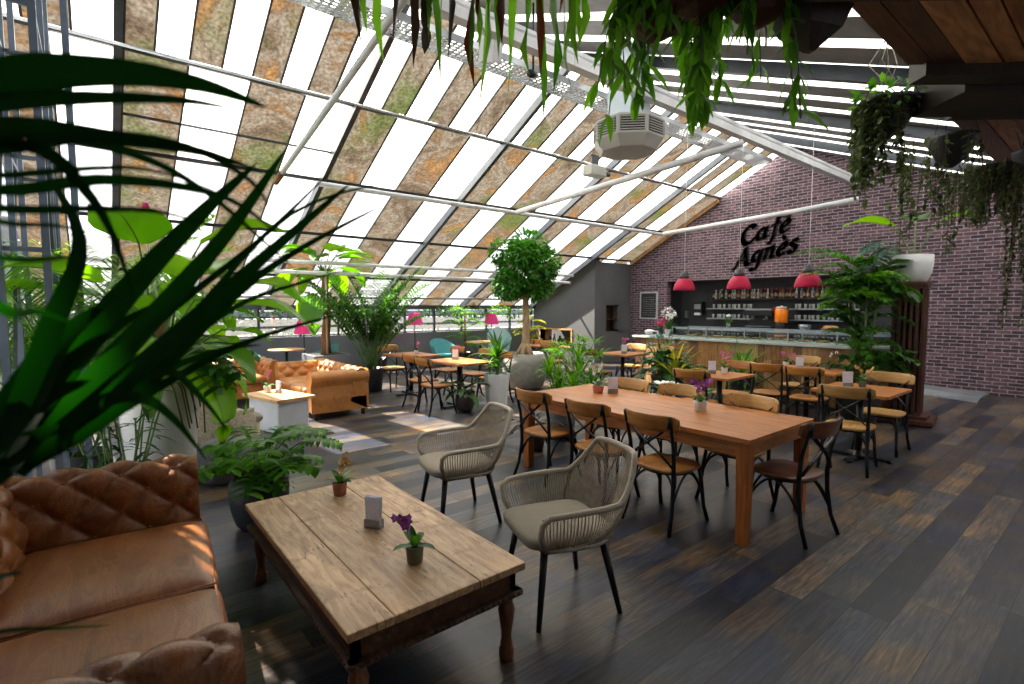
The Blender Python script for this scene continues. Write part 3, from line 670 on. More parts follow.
def make_sofa(name, label, cat, loc, rz, W, D, mat, seats, tm=.58, h=.74, seat=.34, arm=.30, feet=True, hs=.47, foot='post_wood', group=None):
    """chesterfield; local: faces +Y, back at y=0, x centred"""
    o = thing(name, label, cat, loc, rz, group); roll = .105
    bk = MB(); tufted(bk, (-W / 2 + .05, .30, 0), (1, 0, 0), (0, 1, 0), W - .10, h, seat, .26, roll)
    bk.build('backrest', mat, o)
    for s_ in (-1, 1):
        am = MB()
        if s_ < 0: tufted(am, (-W / 2 + arm, D - .02, 0), (0, -1, 0), (1, 0, 0), D - .05, h - .01, seat, arm - .02, roll, tmax=tm)
        else: tufted(am, (W / 2 - arm, .03, 0), (0, 1, 0), (-1, 0, 0), D - .05, h - .01, seat, arm - .02, roll, tmax=tm)
        am.build('arm', mat, o)
    iw = W - 2 * arm; cw = iw / seats
    for i in range(seats):
        c = MB(); rounded_cushion(c, (-iw / 2 + cw * (i + .5), .24 + (D - .22) / 2, seat + .06), (cw - .004, D - .24, .15), .025, ex=.12)
        # piping around the top edge
        x0, x1, y0, y1, z = -iw / 2 + cw * i + .012, -iw / 2 + cw * (i + 1) - .012, .27, D - .012, seat + .105
        c.tube([(x0, y0, z), (x1, y0, z), (x1, y1, z), (x0, y1, z), (x0, y0, z)], .007, 6)
        c.build('seat_cushion', mat, o)
    b = MB(); b.b2((-W / 2 + .09, .09, .09), (W / 2 - .09, D - .05, seat - .01)); b.build('base', mat, o, bevel=.015)
    if feet:
        for x in (-W / 2 + .12, W / 2 - .12):
            for y in (.10, D - .10):
                MB().lathe([(.02, 0), (.032, .015), (.036, .05), (.028, .09)], (x, y, 0), 12).build('foot', foot, o)
    return o
def make_cross_chair(name, label, loc, rz, seat_m, back_m, group):
    """bistro chair, faces +Y"""
    o = thing(name, label, 'chair', loc, rz, group); sh = .455
    s_ = MB(); pts = []
    for i in range(32):
        a = 2 * pi * i / 32; c, sn = cos(a), sin(a)
        x = math.copysign(abs(c) ** .55, c) * (.215 + .012 * sn); y = math.copysign(abs(sn) ** .55, sn) * .205
        pts.append((x, y))
    n = len(pts); vs = [(x * .96, y * .96, sh - .03) for x, y in pts] + [(x, y, sh - .02) for x, y in pts] + [(x, y, sh - .006) for x, y in pts] + [(x * .95, y * .95, sh) for x, y in pts] + [(x * .5, y * .5, sh - .008) for x, y in pts]
    fs = [(k * n + i, k * n + (i + 1) % n, (k + 1) * n + (i + 1) % n, (k + 1) * n + i) for k in range(4) for i in range(n)] + [tuple(range(n))[::-1], tuple(range(4 * n, 5 * n))]
    s_.add(vs, fs, 0, True); s_.build('seat', seat_m, o)
    fr = MB(); fr.tube([(.19 * cos(2 * pi * i / 24), .18 * sin(2 * pi * i / 24), sh - .04) for i in range(25)], .011, 6, cap=False); fr.build('seat_ring', 'gunmetal', o)
    for sx in (-1, 1):
        MB().tube([(sx * .175, .165, sh - .03), (sx * .19, .18, .30), (sx * .20, .20, .12), (sx * .215, .235, 0)], [.015, .016, .015, .016], 8).build('front_leg', 'gunmetal', o)
        MB().tube([(sx * .215, -.265, 0), (sx * .20, -.215, .14), (sx * .19, -.19, .32), (sx * .19, -.185, sh), (sx * .195, -.20, .62), (sx * .20, -.245, .80), (sx * .20, -.265, .865)], [.016, .015, .016, .017, .015, .013, .013], 8).build('rear_leg', 'gunmetal', o)
        # curved brackets under the seat
        b = MB(); b.tube(bez((sx * .195, .19, .20), (sx * .19, .14, .38), (sx * .06, .13, sh - .045), 8), .0095, 6)
        b.tube(bez((sx * .195, -.20, .20), (sx * .18, -.15, .38), (sx * .06, -.12, sh - .045), 8), .0095, 6)
        b.tube(bez((sx * .195, .19, .20), (sx * .19, .10, .40), (sx * .185, .0, sh - .045), 8), .0095, 6)
        b.tube(bez((sx * .195, -.20, .20), (sx * .19, -.10, .40), (sx * .185, .0, sh - .045), 8), .0095, 6)
        b.build('bracket', 'gunmetal', o)
    x = MB()
    for sx in (-1, 1):
        pts = [(sx * .188, -.20, .485), (sx * .10, -.232, .58), (0, -.248 - .004 * sx, .65), (-sx * .10, -.256, .72), (-sx * .192, -.245, .805)]
        x.tube(pts, .018, 6, flat=.4)
    x.lathe([(.0, -.01), (.022, -.008), (.022, .008), (0, .01)], (0, -.25, .65), 10)
    x.build('cross_brace', 'gunmetal', o)
    bk = MB()
    def fb(i, j):       # curved top rail with rounded ends
        a = 2 * pi * j; t = i * 2 - 1; u = t * .245
        hh = .062 * (1 - abs(t) ** 14 * .4); th = .013
        yy = -.285 + .085 * t * t - .012
        c_, s2 = cos(a), sin(a)
        z = .815 + math.copysign(abs(s2) ** .6, s2) * hh
        return (u, yy + math.copysign(abs(c_) ** .8, c_) * th - .012 * (z - .81) / .06, z)
    bk.grid(fb, 25, 17)
    for i in (0, 24): 
        ring = [fb(i / 24, j / 16) for j in range(16)]; bk.add(ring, [tuple(range(16)) if i else tuple(range(16))[::-1]], 0, False)
    bk.build('backrest', back_m, o)
    for sx in (-1, 1): MB().tube([(sx * .19, -.262, .78), (sx * .195, -.262, .83), (sx * .197, -.25, .87)], .011, 6).build('rail_clip', 'gunmetal', o)
    return o
def make_rattan(name, label, loc, rz):
    """low armchair of taupe cords with dark splayed legs, faces +Y"""
    o = thing(name, label, 'armchair', loc, rz, 'rattan armchairs at the low table')
    # U path: parameter s in [0,1] from front right around the back to front left
    def base(s_):
        a = pi * (s_ * 1.30 - .15)
        x = .245 * math.copysign(abs(cos(a)) ** .75, cos(a)); y = -.235 * math.copysign(abs(sin(a)) ** .8, sin(a)) if sin(a) > 0 else -.26 * sin(a) * 1.6
        return Vector((x, y, .40))
    def rim(s_):
        a = pi * (s_ * 1.30 - .15); c_, sn = cos(a), sin(a)
        x = .33 * math.copysign(abs(c_) ** .75, c_); y = (-.36 * abs(sn) ** .8) if sn > 0 else (-.26 * sn * 2.1)
        k = max(0, sn) ** 1.5; z = .625 + .215 * min(1, max(0, (k - .25) / .55)) ** 1.3 * (1 if k > .25 else 0)
        z -= .02 * (abs(s_ - .5) * 2) ** 6
        return Vector((x, y - .03 * k, z))
    w = MB(); N = 118
    for i in range(N):
        s_ = i / (N - 1); b, r = base(s_), rim(s_)
        mid = b.lerp(r, .5) + Vector((b.x, b.y, 0)).normalized() * .028
        w.tube([b, b.lerp(mid, .55) + (mid - b.lerp(r, .5)) * .3, mid, r.lerp(mid, .45) + (mid - b.lerp(r, .5)) * .25, r], .0030 + .0007 * (i % 2), 4, cap=False)
    # a lighter second layer behind so gaps read as weave
    w.build('cord_weave', 'rattan', o)
    rm = MB(); pts = [rim(i / 60) for i in range(61)]
    f0, f1 = base(0), base(1)
    pts = [f0 + Vector((0, .01, 0)), f0.lerp(pts[0], .5) + Vector((.015, .03, 0)), pts[0] + Vector((0, .005, -.03))] + pts[1:-1] + [pts[-1] + Vector((0, .005, -.03)), f1.lerp(pts[-1], .5) + Vector((-.015, .03, 0)), f1 + Vector((0, .01, 0))]
    rm.tube(pts, .0165, 8); rm.build('rim', 'rattan_rim', o)
    sf = MB(); ring = [base(i / 40) for i in range(41)]
    sf.tube(ring + [ring[0]], .016, 8, cap=False)
    vs = [tuple(p + Vector((0, 0, .0))) for p in ring]; sf.add(vs, [tuple(range(41))], 1, False)
    vs = [tuple(p + Vector((0, 0, -.012))) for p in ring]; sf.add(vs, [tuple(range(41))[::-1]], 1, False)
    sf.build('seat_frame', ['rattan_rim', 'black'], o)
    c = MB(); rounded_cushion(c, (0, .035, .437), (.50, .52, .085), .018, ex=.35); c.build('seat_cushion', 'cushion', o)
    for sx in (-1, 1):
        for sy in (-1, 1):
            MB().tube([(sx * .19, .02 + sy * .17, .40), (sx * .255, .01 + sy * .24, 0)], [.023, .015], 4).build('leg', 'black', o)
    u = MB()
    for sy in (-1, 1): u.bar((-.2, .02 + sy * .17, .385), (.2, .02 + sy * .17, .385), .03, .03)
    for sx in (-1, 1): u.bar((sx * .19, -.16, .385), (sx * .19, .20, .385), .03, .03)
    u.build('under_frame', 'black', o)
    return o
def build_seating():
    make_sofa('chesterfield_sofa', 'worn cognac leather chesterfield sofa with deep buttoned back in the foreground', 'sofa', (-2.585, -.655, 0), -.085, 2.24, 1.04, 'leather', 2, h=.80, seat=.345, arm=.27)
    make_sofa('chesterfield_sofa', 'tan leather chesterfield sofa by the grey planter seen from its plain outer arm', 'sofa', (-8.42, 3.30, 0), pi, 1.95, .92, 'leather_tan', 2, .42, h=.72, seat=.33, arm=.28)
    make_sofa('chesterfield_armchair', 'tan leather buttoned armchair facing the white side table', 'armchair', (-10.4, 1.95, 0), -pi / 2 + .1, 1.12, .88, 'leather_tan', 1, h=.72, seat=.33, arm=.27)
    make_rattan('rattan_armchair', 'taupe corded armchair with khaki cushion, nearer of two at the coffee table', (-2.03, 2.02, 0), pi - .33)
    make_rattan('rattan_armchair', 'taupe corded armchair with khaki cushion, farther of two at the coffee table', (-3.34, 2.20, 0), pi - .22)
    # cross-back chairs
    A = make_cross_chair('cross_back_chair', 'oak cross back chair, leftmost on the near side of the long dining table', (-3.62, 3.42, 0), .02, 'seat_wood', 'back_wood', 'chairs at the long dining table')
    B = make_cross_chair('cross_back_chair', 'pale cross back chair, leftmost on the far side of the long dining table', (-3.47, 4.24, 0), pi, 'seat_wood_y', 'back_wood_y', 'chairs at the long dining table')
    g = 'chairs at the long dining table'
    dup(A, (-2.92, 3.40, 0), .03, 'oak cross back chair, middle one on the near side of the long dining table', g)
    dup(A, (-2.29, 3.42, 0), -.02, 'oak cross back chair, nearest the camera on the near side of the long dining table', g)
    dup(B, (-2.86, 4.28, 0), pi + .06, 'pale cross back chair, middle one on the far side of the long dining table', g)
    dup(B, (-2.15, 4.22, 0), pi - .03, 'pale cross back chair, rightmost on the far side of the long dining table', g)
    make_cross_chair('cross_back_chair', 'dark walnut cross back chair at the right end of the long dining table', (-1.62, 3.97, 0), pi / 2 - .12, 'dark_seat', 'dark_seat', g)
    g = 'chairs at the cafe tables'
    # table by the slatted stand
    dup(B, (-1.86, 5.98, 0), .12, 'pale cross back chair, near side of the table next to the plant stand', g)
    dup(B, (-1.86, 7.02, 0), pi, 'pale cross back chair, far side of the table next to the plant stand', g)
    # table in front of the counter
    dup(A, (-3.30, 7.40, 0), .18, 'oak cross back chair, left of two facing the counter at its nearest table', g)
    dup(A, (-2.78, 7.36, 0), .05, 'oak cross back chair, right of two facing the counter at its nearest table', g)
    dup(B, (-3.36, 8.45, 0), pi, 'pale cross back chair, left one between the counter and its nearest table', g)
    dup(B, (-2.66, 8.42, 0), pi, 'pale cross back chair, right one between the counter and its nearest table', g)
    # small table behind the long table
    dup(A, (-3.56, 5.98, 0), .1, 'oak cross back chair just behind the purple orchid of the long table', g)
    dup(A, (-3.62, 6.92, 0), pi - .1, 'oak cross back chair at the far side of the small table behind the long one', g)
    # tables on the left
    g = 'chairs at the sunlit tables on the left'
    dup(A, (-7.50, 4.22, 0), .12, 'cross back chair in the sun, left of two backs by the dark planted pot', g)
    dup(A, (-6.92, 4.12, 0), .02, 'cross back chair in the sun, right of two backs by the dark planted pot', g)
    dup(A, (-6.95, 5.26, 0), pi + .1, 'cross back chair on the far side of the table behind the tall white pot', g)
    dup(A, (-7.62, 5.36, 0), pi - .1, 'cross back chair on the far side of the table left of the tall white pot', g)
    dup(B, (-9.35, 4.60, 0), -pi / 2 + .1, 'cross back chair right beside the areca palm behind the tan sofa', g)
    dup(A, (-8.42, 5.28, 0), pi, 'cross back chair behind the farther sunlit table beneath the pink lamp', g)
    dup(B, (-8.3, 8.0, 0), -pi / 2, 'cross back chair between the tree trunk and the wall niche, nearer one', g)
    dup(B, (-9.4, 8.2, 0), pi / 2 + .3, 'cross back chair between the tree trunk and the wall niche, farther one', g)
    g = 'chairs at the table by the counter end'
    dup(A, (-6.42, 7.32, 0), .1, 'oak cross back chair turned away at the table by the left counter end', g)
    dup(B, (-6.62, 8.5, 0), pi - .0, 'pale cross back chair facing us at the left end of the counter', g)
    dup(B, (-6.0, 8.52, 0), pi - .4, 'pale cross back chair facing us near the counter plants', g)
build_seating()

# ---------------------------------------------------------------- tables
def build_tables():
    # long dining table
    o = thing('dining_table', 'long honey oak dining table with square legs', 'dining table', (-2.83, 3.925, 0))
    L, W, h = 2.40, 1.06, .76
    t = MB()
    for i in range(6): t.b2((-L / 2, -W / 2 + W * i / 6 + .0006, h - .035), (L / 2, -W / 2 + W * (i + 1) / 6 - .0006, h))
    t.build('tabletop', 'oak', o, bevel=.002)
    a = MB()
    for sy in (-1, 1): a.b2((-L / 2 + .1, sy * (W / 2 - .055) - .012, h - .14), (L / 2 - .1, sy * (W / 2 - .055) + .012, h - .035))
    for sx in (-1, 1): a.b2((sx * (L / 2 - .055) - .012, -W / 2 + .1, h - .14), (sx * (L / 2 - .055) + .012, W / 2 - .1, h - .035))
    a.build('apron', 'oak', o)
    for sx in (-1, 1):
        for sy in (-1, 1):
            x, y = sx * (L / 2 - .065), sy * (W / 2 - .065); l = MB()
            vs = [(x + i * w, y + j * w, z) for z, w in ((0, .036), (h - .036, .046)) for i, j in ((-1,-1),(1,-1),(1,1),(-1,1))]
            l.add(vs, [(3,2,1,0),(4,5,6,7),(0,1,5,4),(1,2,6,5),(2,3,7,6),(3,0,4,7)]); l.build('leg', 'oak_leg', o, bevel=.004)
    # low coffee table
    o = thing('coffee_table', 'low worn teak coffee table with turned legs and carved apron', 'coffee table', (-2.555, 1.09, 0))
    L, W, h = 1.60, .85, .475
    t = MB(); e = [-W / 2, -W / 2 + .19, W / 2 - .26, W / 2]
    for y0, y1 in zip(e, e[1:]): t.b2((-L / 2, y0 + .0015, h - .035), (L / 2, y1 - .0015, h))
    t.build('tabletop', 'worn_top', o, bevel=.005)
    a = MB()
    for sy in (-1, 1): a.b2((-L / 2 + .035, sy * (W / 2 - .05) - .015, h - .14), (L / 2 - .035, sy * (W / 2 - .05) + .015, h - .034)); a.b2((-L / 2 + .012, sy * (W / 2 - .03) - .022, h - .155), (L / 2 - .012, sy * (W / 2 - .03) + .022, h - .13))
    for sx in (-1, 1): a.b2((sx * (L / 2 - .05) - .015, -W / 2 + .035, h - .14), (sx * (L / 2 - .05) + .015, W / 2 - .035, h - .034)); a.b2((sx * (L / 2 - .03) - .022, -W / 2 + .012, h - .155), (sx * (L / 2 - .03) + .022, W / 2 - .012, h - .13))
    k = 0
    for i in range(54):      # carved beads along the lower moulding
        x = -L / 2 + .03 + i * (L - .06) / 53
        for sy in (-1, 1): a.ball((x, sy * (W / 2 - .008), h - .143), (.013, .006, .011), 6)
    for i in range(28):
        y = -W / 2 + .03 + i * (W - .06) / 27
        for sx in (-1, 1): a.ball((sx * (L / 2 - .008), y, h - .143), (.006, .013, .011), 6)
    a.build('apron', 'apron', o)
    for sx in (-1, 1):
        for sy in (-1, 1):
            x, y = sx * (L / 2 - .065), sy * (W / 2 - .065)
            MB().lathe([(.032, 0), (.036, .02), (.036, .05), (.027, .065), (.030, .08), (.024, .10), (.025, .14), (.036, .215), (.040, .245), (.032, .275), (.026, .285), (.036, .30), (.038, .335)], (x, y, 0), 16).build('leg', 'leg_teak', o)
            b = MB(); b.tube(bez((x - sx * .03, y, .17), (x - sx * .05, y, .30), (x - sx * .20, y, .325), 8), .005, 6)
            b.build('iron_bracket', 'black', o)
    # cafe tables
    def cafe(label, loc, rz=0, w=.72, d=.72, grp='square cafe tables on pedestal bases'):
        o = thing('cafe_table', label, 'table', loc, rz, grp)
        t = MB(); t.b2((-w / 2, -d / 2, .728), (w / 2, d / 2, .76)); t.build('tabletop', 'oak', o, bevel=.004)
        MB().tube([(0, 0, .02), (0, 0, .72)], .036, 12).build('pedestal', 'black', o)
        b = MB()
        for a in (0, pi / 2): b.box((0, 0, .022), (.62, .07, .02), a)
        for a in range(4): b.lathe([(.03, 0), (.03, .014)], (.29 * cos(a * pi / 2), .29 * sin(a * pi / 2), 0), 10)
        b.lathe([(.09, .02), (.05, .045), (.036, .08)], (0, 0, 0), 14)
        b.build('base', 'black', o); u = MB(); u.box((0, 0, .719), (.40, .05, .016)); u.box((0, 0, .7185), (.05, .40, .016)); u.build('top_bracket', 'black', o); return o
    cafe('square oak cafe table next to the slatted plant stand', (-1.92, 6.48, 0), 0, .72, .80)
    cafe('square oak cafe table directly before the bar counter', (-3.02, 7.92, 0), 0, .98, .74)
    cafe('small oak cafe table behind the far side of the long dining table', (-3.52, 6.42, 0), 0, .62, .7)
    cafe('sunlit oak cafe table behind the tall white pot', (-7.12, 4.68, 0), .05, .98, .74)
    cafe('sunlit oak cafe table beside the areca palm', (-8.66, 4.62, 0), .05, .9, .7)
    cafe('square cafe table by the left end of the bar counter', (-6.30, 7.88, 0), 0, .72, .72)
    cafe('square cafe table between the tree and the wall niche', (-8.86, 8.1, 0), 0, .66, .66)
    # white side table
    o = thing('side_table', 'low side table with wooden top and bluish white body near the tan sofa', 'side table', (-7.35, 1.92, 0), .25)
    t = MB(); t.b2((-.45, -.27, .43), (.45, .27, .47)); t.build('tabletop', 'board_orange', o, bevel=.004)
    b = MB(); b.b2((-.38, -.22, 0), (.38, .22, .43)); b.build('body', 'blueish_white', o, bevel=.03)
build_tables()
# ---------------------------------------------------------------- plants
def P3(az, el, r=1.0): return Vector((cos(az) * cos(el), sin(az) * cos(el), sin(el))) * r
def arch(c, az, el, L, droop, n=8):
    """an arching rib: starts at elevation el and bends down by droop radians along its length"""
    pts = [Vector(c)]; e = el
    for i in range(n - 1):
        pts.append(pts[-1] + P3(az, e, L / (n - 1))); e -= droop / (n - 1) * (0.5 + i / (n - 1))
    return pts
def frond(mb, c, az, el, L, droop, nl=18, ll=.22, lw=.014, rib=.006, start=.25, mleaf=0, mrib=1, vee=.6, hang=.5):
    pts = arch(c, az, el, L, droop, 12); mb.tube(pts, [rib * (1 - .8 * i / 11) for i in range(12)], 5, mrib)
    for i in range(nl):
        t = start + (1 - start) * (i + .5) / nl; k = t * 11; a = int(k); p = pts[a].lerp(pts[min(a + 1, 11)], k - a)
        d = (pts[min(a + 1, 11)] - pts[a]).normalized() if a < 11 else (pts[11] - pts[10]).normalized()
        sd = d.cross(Vector((0, 0, 1))); sd = sd.normalized() if sd.length > .05 else Vector((cos(az + 1.57), sin(az + 1.57), 0)); up = sd.cross(d)
        l = ll * (sin(pi * min(1, .2 + .78 * (i + .5) / nl)) ** .6)
        for s_ in (-1, 1):
            q = (sd * s_ + d * R(.5, .8) + up * vee * R(.6, 1.1)).normalized()
            tip = p + q * l - Vector((0, 0, hang * l * R(.5, 1))); mid = p + q * l * .55
            mb.blade([p, mid, tip], lw * R(.8, 1.1), lambda t: (.35, 1, .02)[min(2, int(t * 2 + .1))], .2, mleaf)
def strap(mb, c, az, el, L, W, droop, mat=0, n=7, fold=.3):
    mb.blade(arch(c, az, el, L, droop, n), W, lambda t: (.45 + .55 * min(1, t * 4)) * (1 - max(0, t - .35) / .65) ** .75, fold, mat)
def rosette(mb, c, n, L, W, e0, e1, d0, d1, mat=0):
    for i in range(n):
        k = i / max(1, n - 1); strap(mb, c, i * 2.399 + R(-.2, .2), e0 + (e1 - e0) * k + R(-.1, .1), L * R(.75, 1.1), W * R(.85, 1.1), d0 + (d1 - d0) * k, mat)
def lobed(mb, c, az, el, stalk, L, W, droop=.7, mleaf=0, mrib=1, lobes=7, face=None):
    """a split leaf (philodendron, monstera): stalk, then finger lobes off a midrib"""
    st = arch(c, az, el, stalk, .35, 6); mb.tube(st, [.008 - .0008 * i for i in range(6)], 5, mrib)
    d0 = (st[-1] - st[-2]).normalized(); e = math.asin(max(-1, min(1, d0.z))) - .5
    rib = arch(st[-1], az, e, L, droop, 9)
    mb.blade(rib, W * .18, lambda t: .4 + .6 * sin(pi * min(1, .1 + t * .8)), .15, mleaf)
    for i in range(lobes):
        t = (i + .3) / lobes * .92; k = t * 8; a = int(k); p = rib[a].lerp(rib[min(8, a + 1)], k - a); d = (rib[min(8, a + 1)] - rib[a]).normalized()
        sd = d.cross(Vector((0, 0, 1))).normalized() if abs(d.z) < .98 else Vector((cos(az + 1.57), sin(az + 1.57), 0)); up = sd.cross(d)
        l = W * (.55 + .6 * sin(pi * (.25 + .65 * t)))
        for s_ in (-1, 1):
            fw = (.9 * t - .25 + R(-.1, .1))
            q = (sd * s_ + d * fw - up * .12).normalized()
            mb.blade([p, p + q * l * .45 + up * .01, p + q * l * .8, p + q * l - Vector((0, 0, .12 * l))], L / lobes * .62, lambda t: (.55, 1, .85, .05)[min(3, int(t * 3 + .1))], .12, mleaf)
def bigleaf(mb, c, az, el, stalk, L, W, droop=.6, mleaf=0, mrib=1, rs=.012, wave=.02, sag=.4):
    """one broad entire leaf (alocasia, banana) on a long stalk"""
    st = arch(c, az, el, stalk, sag, 8); mb.tube(st, [rs * (1 - .07 * i) for i in range(8)], 6, mrib)
    d0 = (st[-1] - st[-2]).normalized(); e = math.asin(max(-1, min(1, d0.z))) - .55
    rib = arch(st[-1], az, e, L, droop, 12); n = 7; vs = []
    for i, p in enumerate(rib):
        t = i / 11; d = (rib[min(11, i + 1)] - rib[max(0, i - 1)]).normalized()
        sd = d.cross(Vector((0, 0, 1))); sd = sd.normalized() if sd.length > .05 else Vector((cos(az + 1.57), sin(az + 1.57), 0)); up = sd.cross(d)
        w = W / 2 * (min(1, .35 + t * 3.2)) * (1 - max(0, t - .25) / .75) ** .62 if t < 1 else .002
        for j in range(n):
            x = j / (n - 1) * 2 - 1
            vs.append(p + sd * (x * w) + up * (abs(x) * w * .22 + wave * sin(9 * t + 3 * x) * abs(x)))
    mb.add(vs, [(i * n + j, i * n + j + 1, (i + 1) * n + j + 1, (i + 1) * n + j) for i in range(11) for j in range(n - 1)], mleaf, True)
    mb.tube(rib, [.006 * (1 - .08 * i) for i in range(12)], 4, mrib)
def bush(mb, c, r, n, L, W, mat=0, kind='oval', down=.0):
    for i in range(n):
        a, z = R(0, 2 * pi), R(-1, 1); rr = R(.55, 1) ** .5
        d = Vector((cos(a) * sqrt(1 - z * z), sin(a) * sqrt(1 - z * z), z))
        p = Vector(c) + Vector((d.x * r[0], d.y * r[1], d.z * r[2])) * rr
        dd = (d + Vector((R(-.7, .7), R(-.7, .7), R(-.6, .4) - down)))
        mb.leaf(p, dd, Vector((R(-.3, .3), R(-.3, .3), 1)), L * R(.7, 1.2), W * R(.8, 1.1), mat, R(.1, .4), kind)
def vine(mb, c, L, r=.02, step=.02, leafL=.035, W=.018, mleaf=0, mstem=1, sway=.03):
    pts = [Vector(c)]; d = Vector((R(-.3, .3), R(-.3, .3), -.6))
    n = max(3, int(L / .05))
    for i in range(n):
        d = (d * .6 + Vector((R(-sway, sway) * 6, R(-sway, sway) * 6, -1))).normalized(); pts.append(pts[-1] + d * L / n)
    mb.tube(pts, .0022, 4, mstem, cap=False)
    k = int(L / step)
    for i in range(k):
        t = (i + R(0, 1)) / k * (len(pts) - 1); a = min(int(t), len(pts) - 2); p = pts[a].lerp(pts[a + 1], t - a)
        q = P3(R(0, 6.28), R(-1.1, .2)); mb.leaf(p, q, (0, 0, 1), leafL * R(.7, 1.2), W * R(.8, 1.2), mleaf, .2)
def potted(name, label, cat, loc, pot_prof, pot_m, soil=(.1, .2), rz=0, group=None, n=24):
    o = thing(name, label, cat, loc, rz, group)
    MB().lathe(pot_prof, n=n).build('pot', pot_m, o)
    MB().lathe([(soil[0], soil[1] - .01), (soil[0] * .5, soil[1] + .006), (.002, soil[1] + .01)], n=16).build('soil', 'soil', o)
    return o
def cyl(r0, r1, h, lip=.012, inner=.05):
    return [(r0 * .9, 0), (r0, .01), (r1, h - .01), (r1, h), (r1 - lip, h), (r1 - lip - .004, h - inner)]
def round_pot(r, h, open_=.8):
    pr = [(r * .62, 0)] + [(r * (.62 + .38 * sin(pi * (.08 + .62 * t))) , h * t) for t in (.1, .25, .4, .55, .7, .85)]
    return pr + [(r * open_, h), (r * open_ - .02, h), (r * open_ - .03, h - .06)]

def build_plants():
    # --- philodendron by the sofa
    o = potted('potted_philodendron', 'lush split leaf philodendron in a round anthracite pot beside the sofa', 'plant', (-4.16, .93, 0), round_pot(.21, .40, .86), 'anthracite', (.16, .36))
    f = MB()
    for i in range(30):
        az = i * 2.399; el = 1.35 - .85 * (i / 29); lobed(f, (R(-.05, .05), R(-.05, .05), .36), az, el, R(.16, .34), R(.19, .26), R(.11, .145), R(.6, 1.1), lobes=5)
    for az, el in ((.9, 1.0), (1.2, .75)): lobed(f, (0, 0, .38), az, el, .42, .28, .12, .9, lobes=9)
    f.build('foliage', ['leaf_lush', 'stem'], o)
    # --- big white planter with giant leaves
    o = potted('potted_alocasia', 'giant leaved plant in a tall white conical planter behind the sofa', 'plant', (-4.95, .40, 0), cyl(.19, .30, 1.14, .02, .08), 'white_pot', (.27, 1.08), n=32)
    f = MB()
    for az, el, st, L, W, dr in ((.2, 1.2, .9, .75, .50, 1.1), (1.1, 1.0, .75, .8, .5, 1.3), (1.9, 1.1, .9, .8, .5, 1.2), (-1.0, 1.2, .85, .75, .5, 1.0), (-2.0, 1.1, .8, .8, .5, .9),
                              (2.8, 1.0, .8, .7, .5, 1.2), (-.3, 1.35, 1.1, .7, .5, .9), (1.5, 1.38, 1.15, .7, .5, .9), (.5, .45, .35, .75, .35, 1.9), (1.3, .5, .3, .6, .32, 1.9)):
        bigleaf(f, (R(-.05, .05), R(-.05, .05), 1.08), az, el, st, L, W, dr)
    for i in range(16): bigleaf(f, (R(-.05, .05), R(-.05, .05), 1.08), R(-1.2, 2.6), R(.5, 1.35), R(.3, .95), R(.35, .55), R(.22, .34), R(.6, 1.5))
    f.build('foliage', ['leaf_bright', 'stem'], o)
    f = MB()
    for i in range(13): lobed(f, (0, 0, 1.08), .5 + i * .3, R(.3, .9), R(.3, .45), R(.3, .42), R(.16, .22), R(1.2, 1.9), lobes=6)
    f.build('split_foliage', ['leaf', 'stem'], o)
    t = MB()
    for i in range(7): a = R(0, 1.6); t.tube([(0, 0, 1.1), (.22 * cos(a), .22 * sin(a), 1.17), (.33 * cos(a + .1), .33 * sin(a + .1), 1.02), (.31 * cos(a + R(.1, .4)), .31 * sin(a + .3), R(.6, .85))], .006, 5)
    t.build('aerial_roots', 'stem_brown', o)
    MB().tube([(0, 0, 1.05), (.03, .02, 1.35), (.0, .05, 1.6)], [.05, .045, .03], 8).build('trunk', 'brown_bark', o)
    fl = MB(); fl.tube([(0, .05, 1.5), (-.05, -.02, 2.0), (-.03, -.04, 2.34)], .008, 6, 1); fl.ball((-.02, -.03, 2.40), (.035, .035, .07), 10, 0); fl.build('flower', ['petal_magenta', 'white_plastic'], o)
    # --- bright areca near the gable
    o = potted('potted_areca_palm', 'bright yellow green areca palm standing against the near glass gable', 'plant', (-5.75, -.12, 0), cyl(.17, .21, .40), 'charcoal', (.18, .36))
    f = MB()
    for i in range(30):
        az = i * 2.399; frond(f, (R(-.08, .08), R(-.08, .08), .38), az, R(1.0, 1.5), R(1.7, 2.5), R(.6, 1.3), 28, .40, .019, .009, .35)
    f.build('foliage', ['leaf_bright', 'stem'], o)
    # slender bamboo-like plant between planter and gable
    o = potted('potted_bamboo', 'thin stemmed dark bamboo in a black pot behind the sofa arm', 'plant', (-4.45, .10, 0), cyl(.14, .17, .30), 'black', (.14, .27))
    s_, f = MB(), MB()
    for i in range(16):
        a = R(0, 6.28); b = Vector((R(-.1, .1), R(-.1, .1), .28)); t = b + Vector((R(-.2, .2), R(-.2, .2), R(.6, 1.0))); s_.tube([b, b.lerp(t, .5) + Vector((.02, 0, 0)), t], .006, 5)
        for k in range(7): q = b.lerp(t, R(.2, 1)); f.leaf(q, P3(R(0, 6.3), R(-.3, .5)), (0, 0, 1), R(.12, .2), .025, 0, .4, 'lance')
    s_.build('stem', 'stem', o); f.build('foliage', 'leaf_dark', o)
    # --- planter box with the tall leaning tree
    o = thing('planter_tree', 'tall plant with rusty trunk and huge paddle leaves in a square grey planter', 'plant', (-9.95, 3.50, 0))
    b = MB(); b.b2((-.36, -.36, 0), (.36, .36, .74)); b.b2((-.30, -.30, .70), (.30, .30, .745), 1); b.build('planter_box', ['low_wall', 'soil'], o, bevel=.008)
    MB().tube([(0, 0, .7), (-.05, .0, 1.05), (.03, .02, 1.5), (-.03, .0, 1.95), (.0, .02, 2.28)], [.10, .085, .075, .07, .06], 10).build('trunk', 'brown_bark', o)
    f = MB()
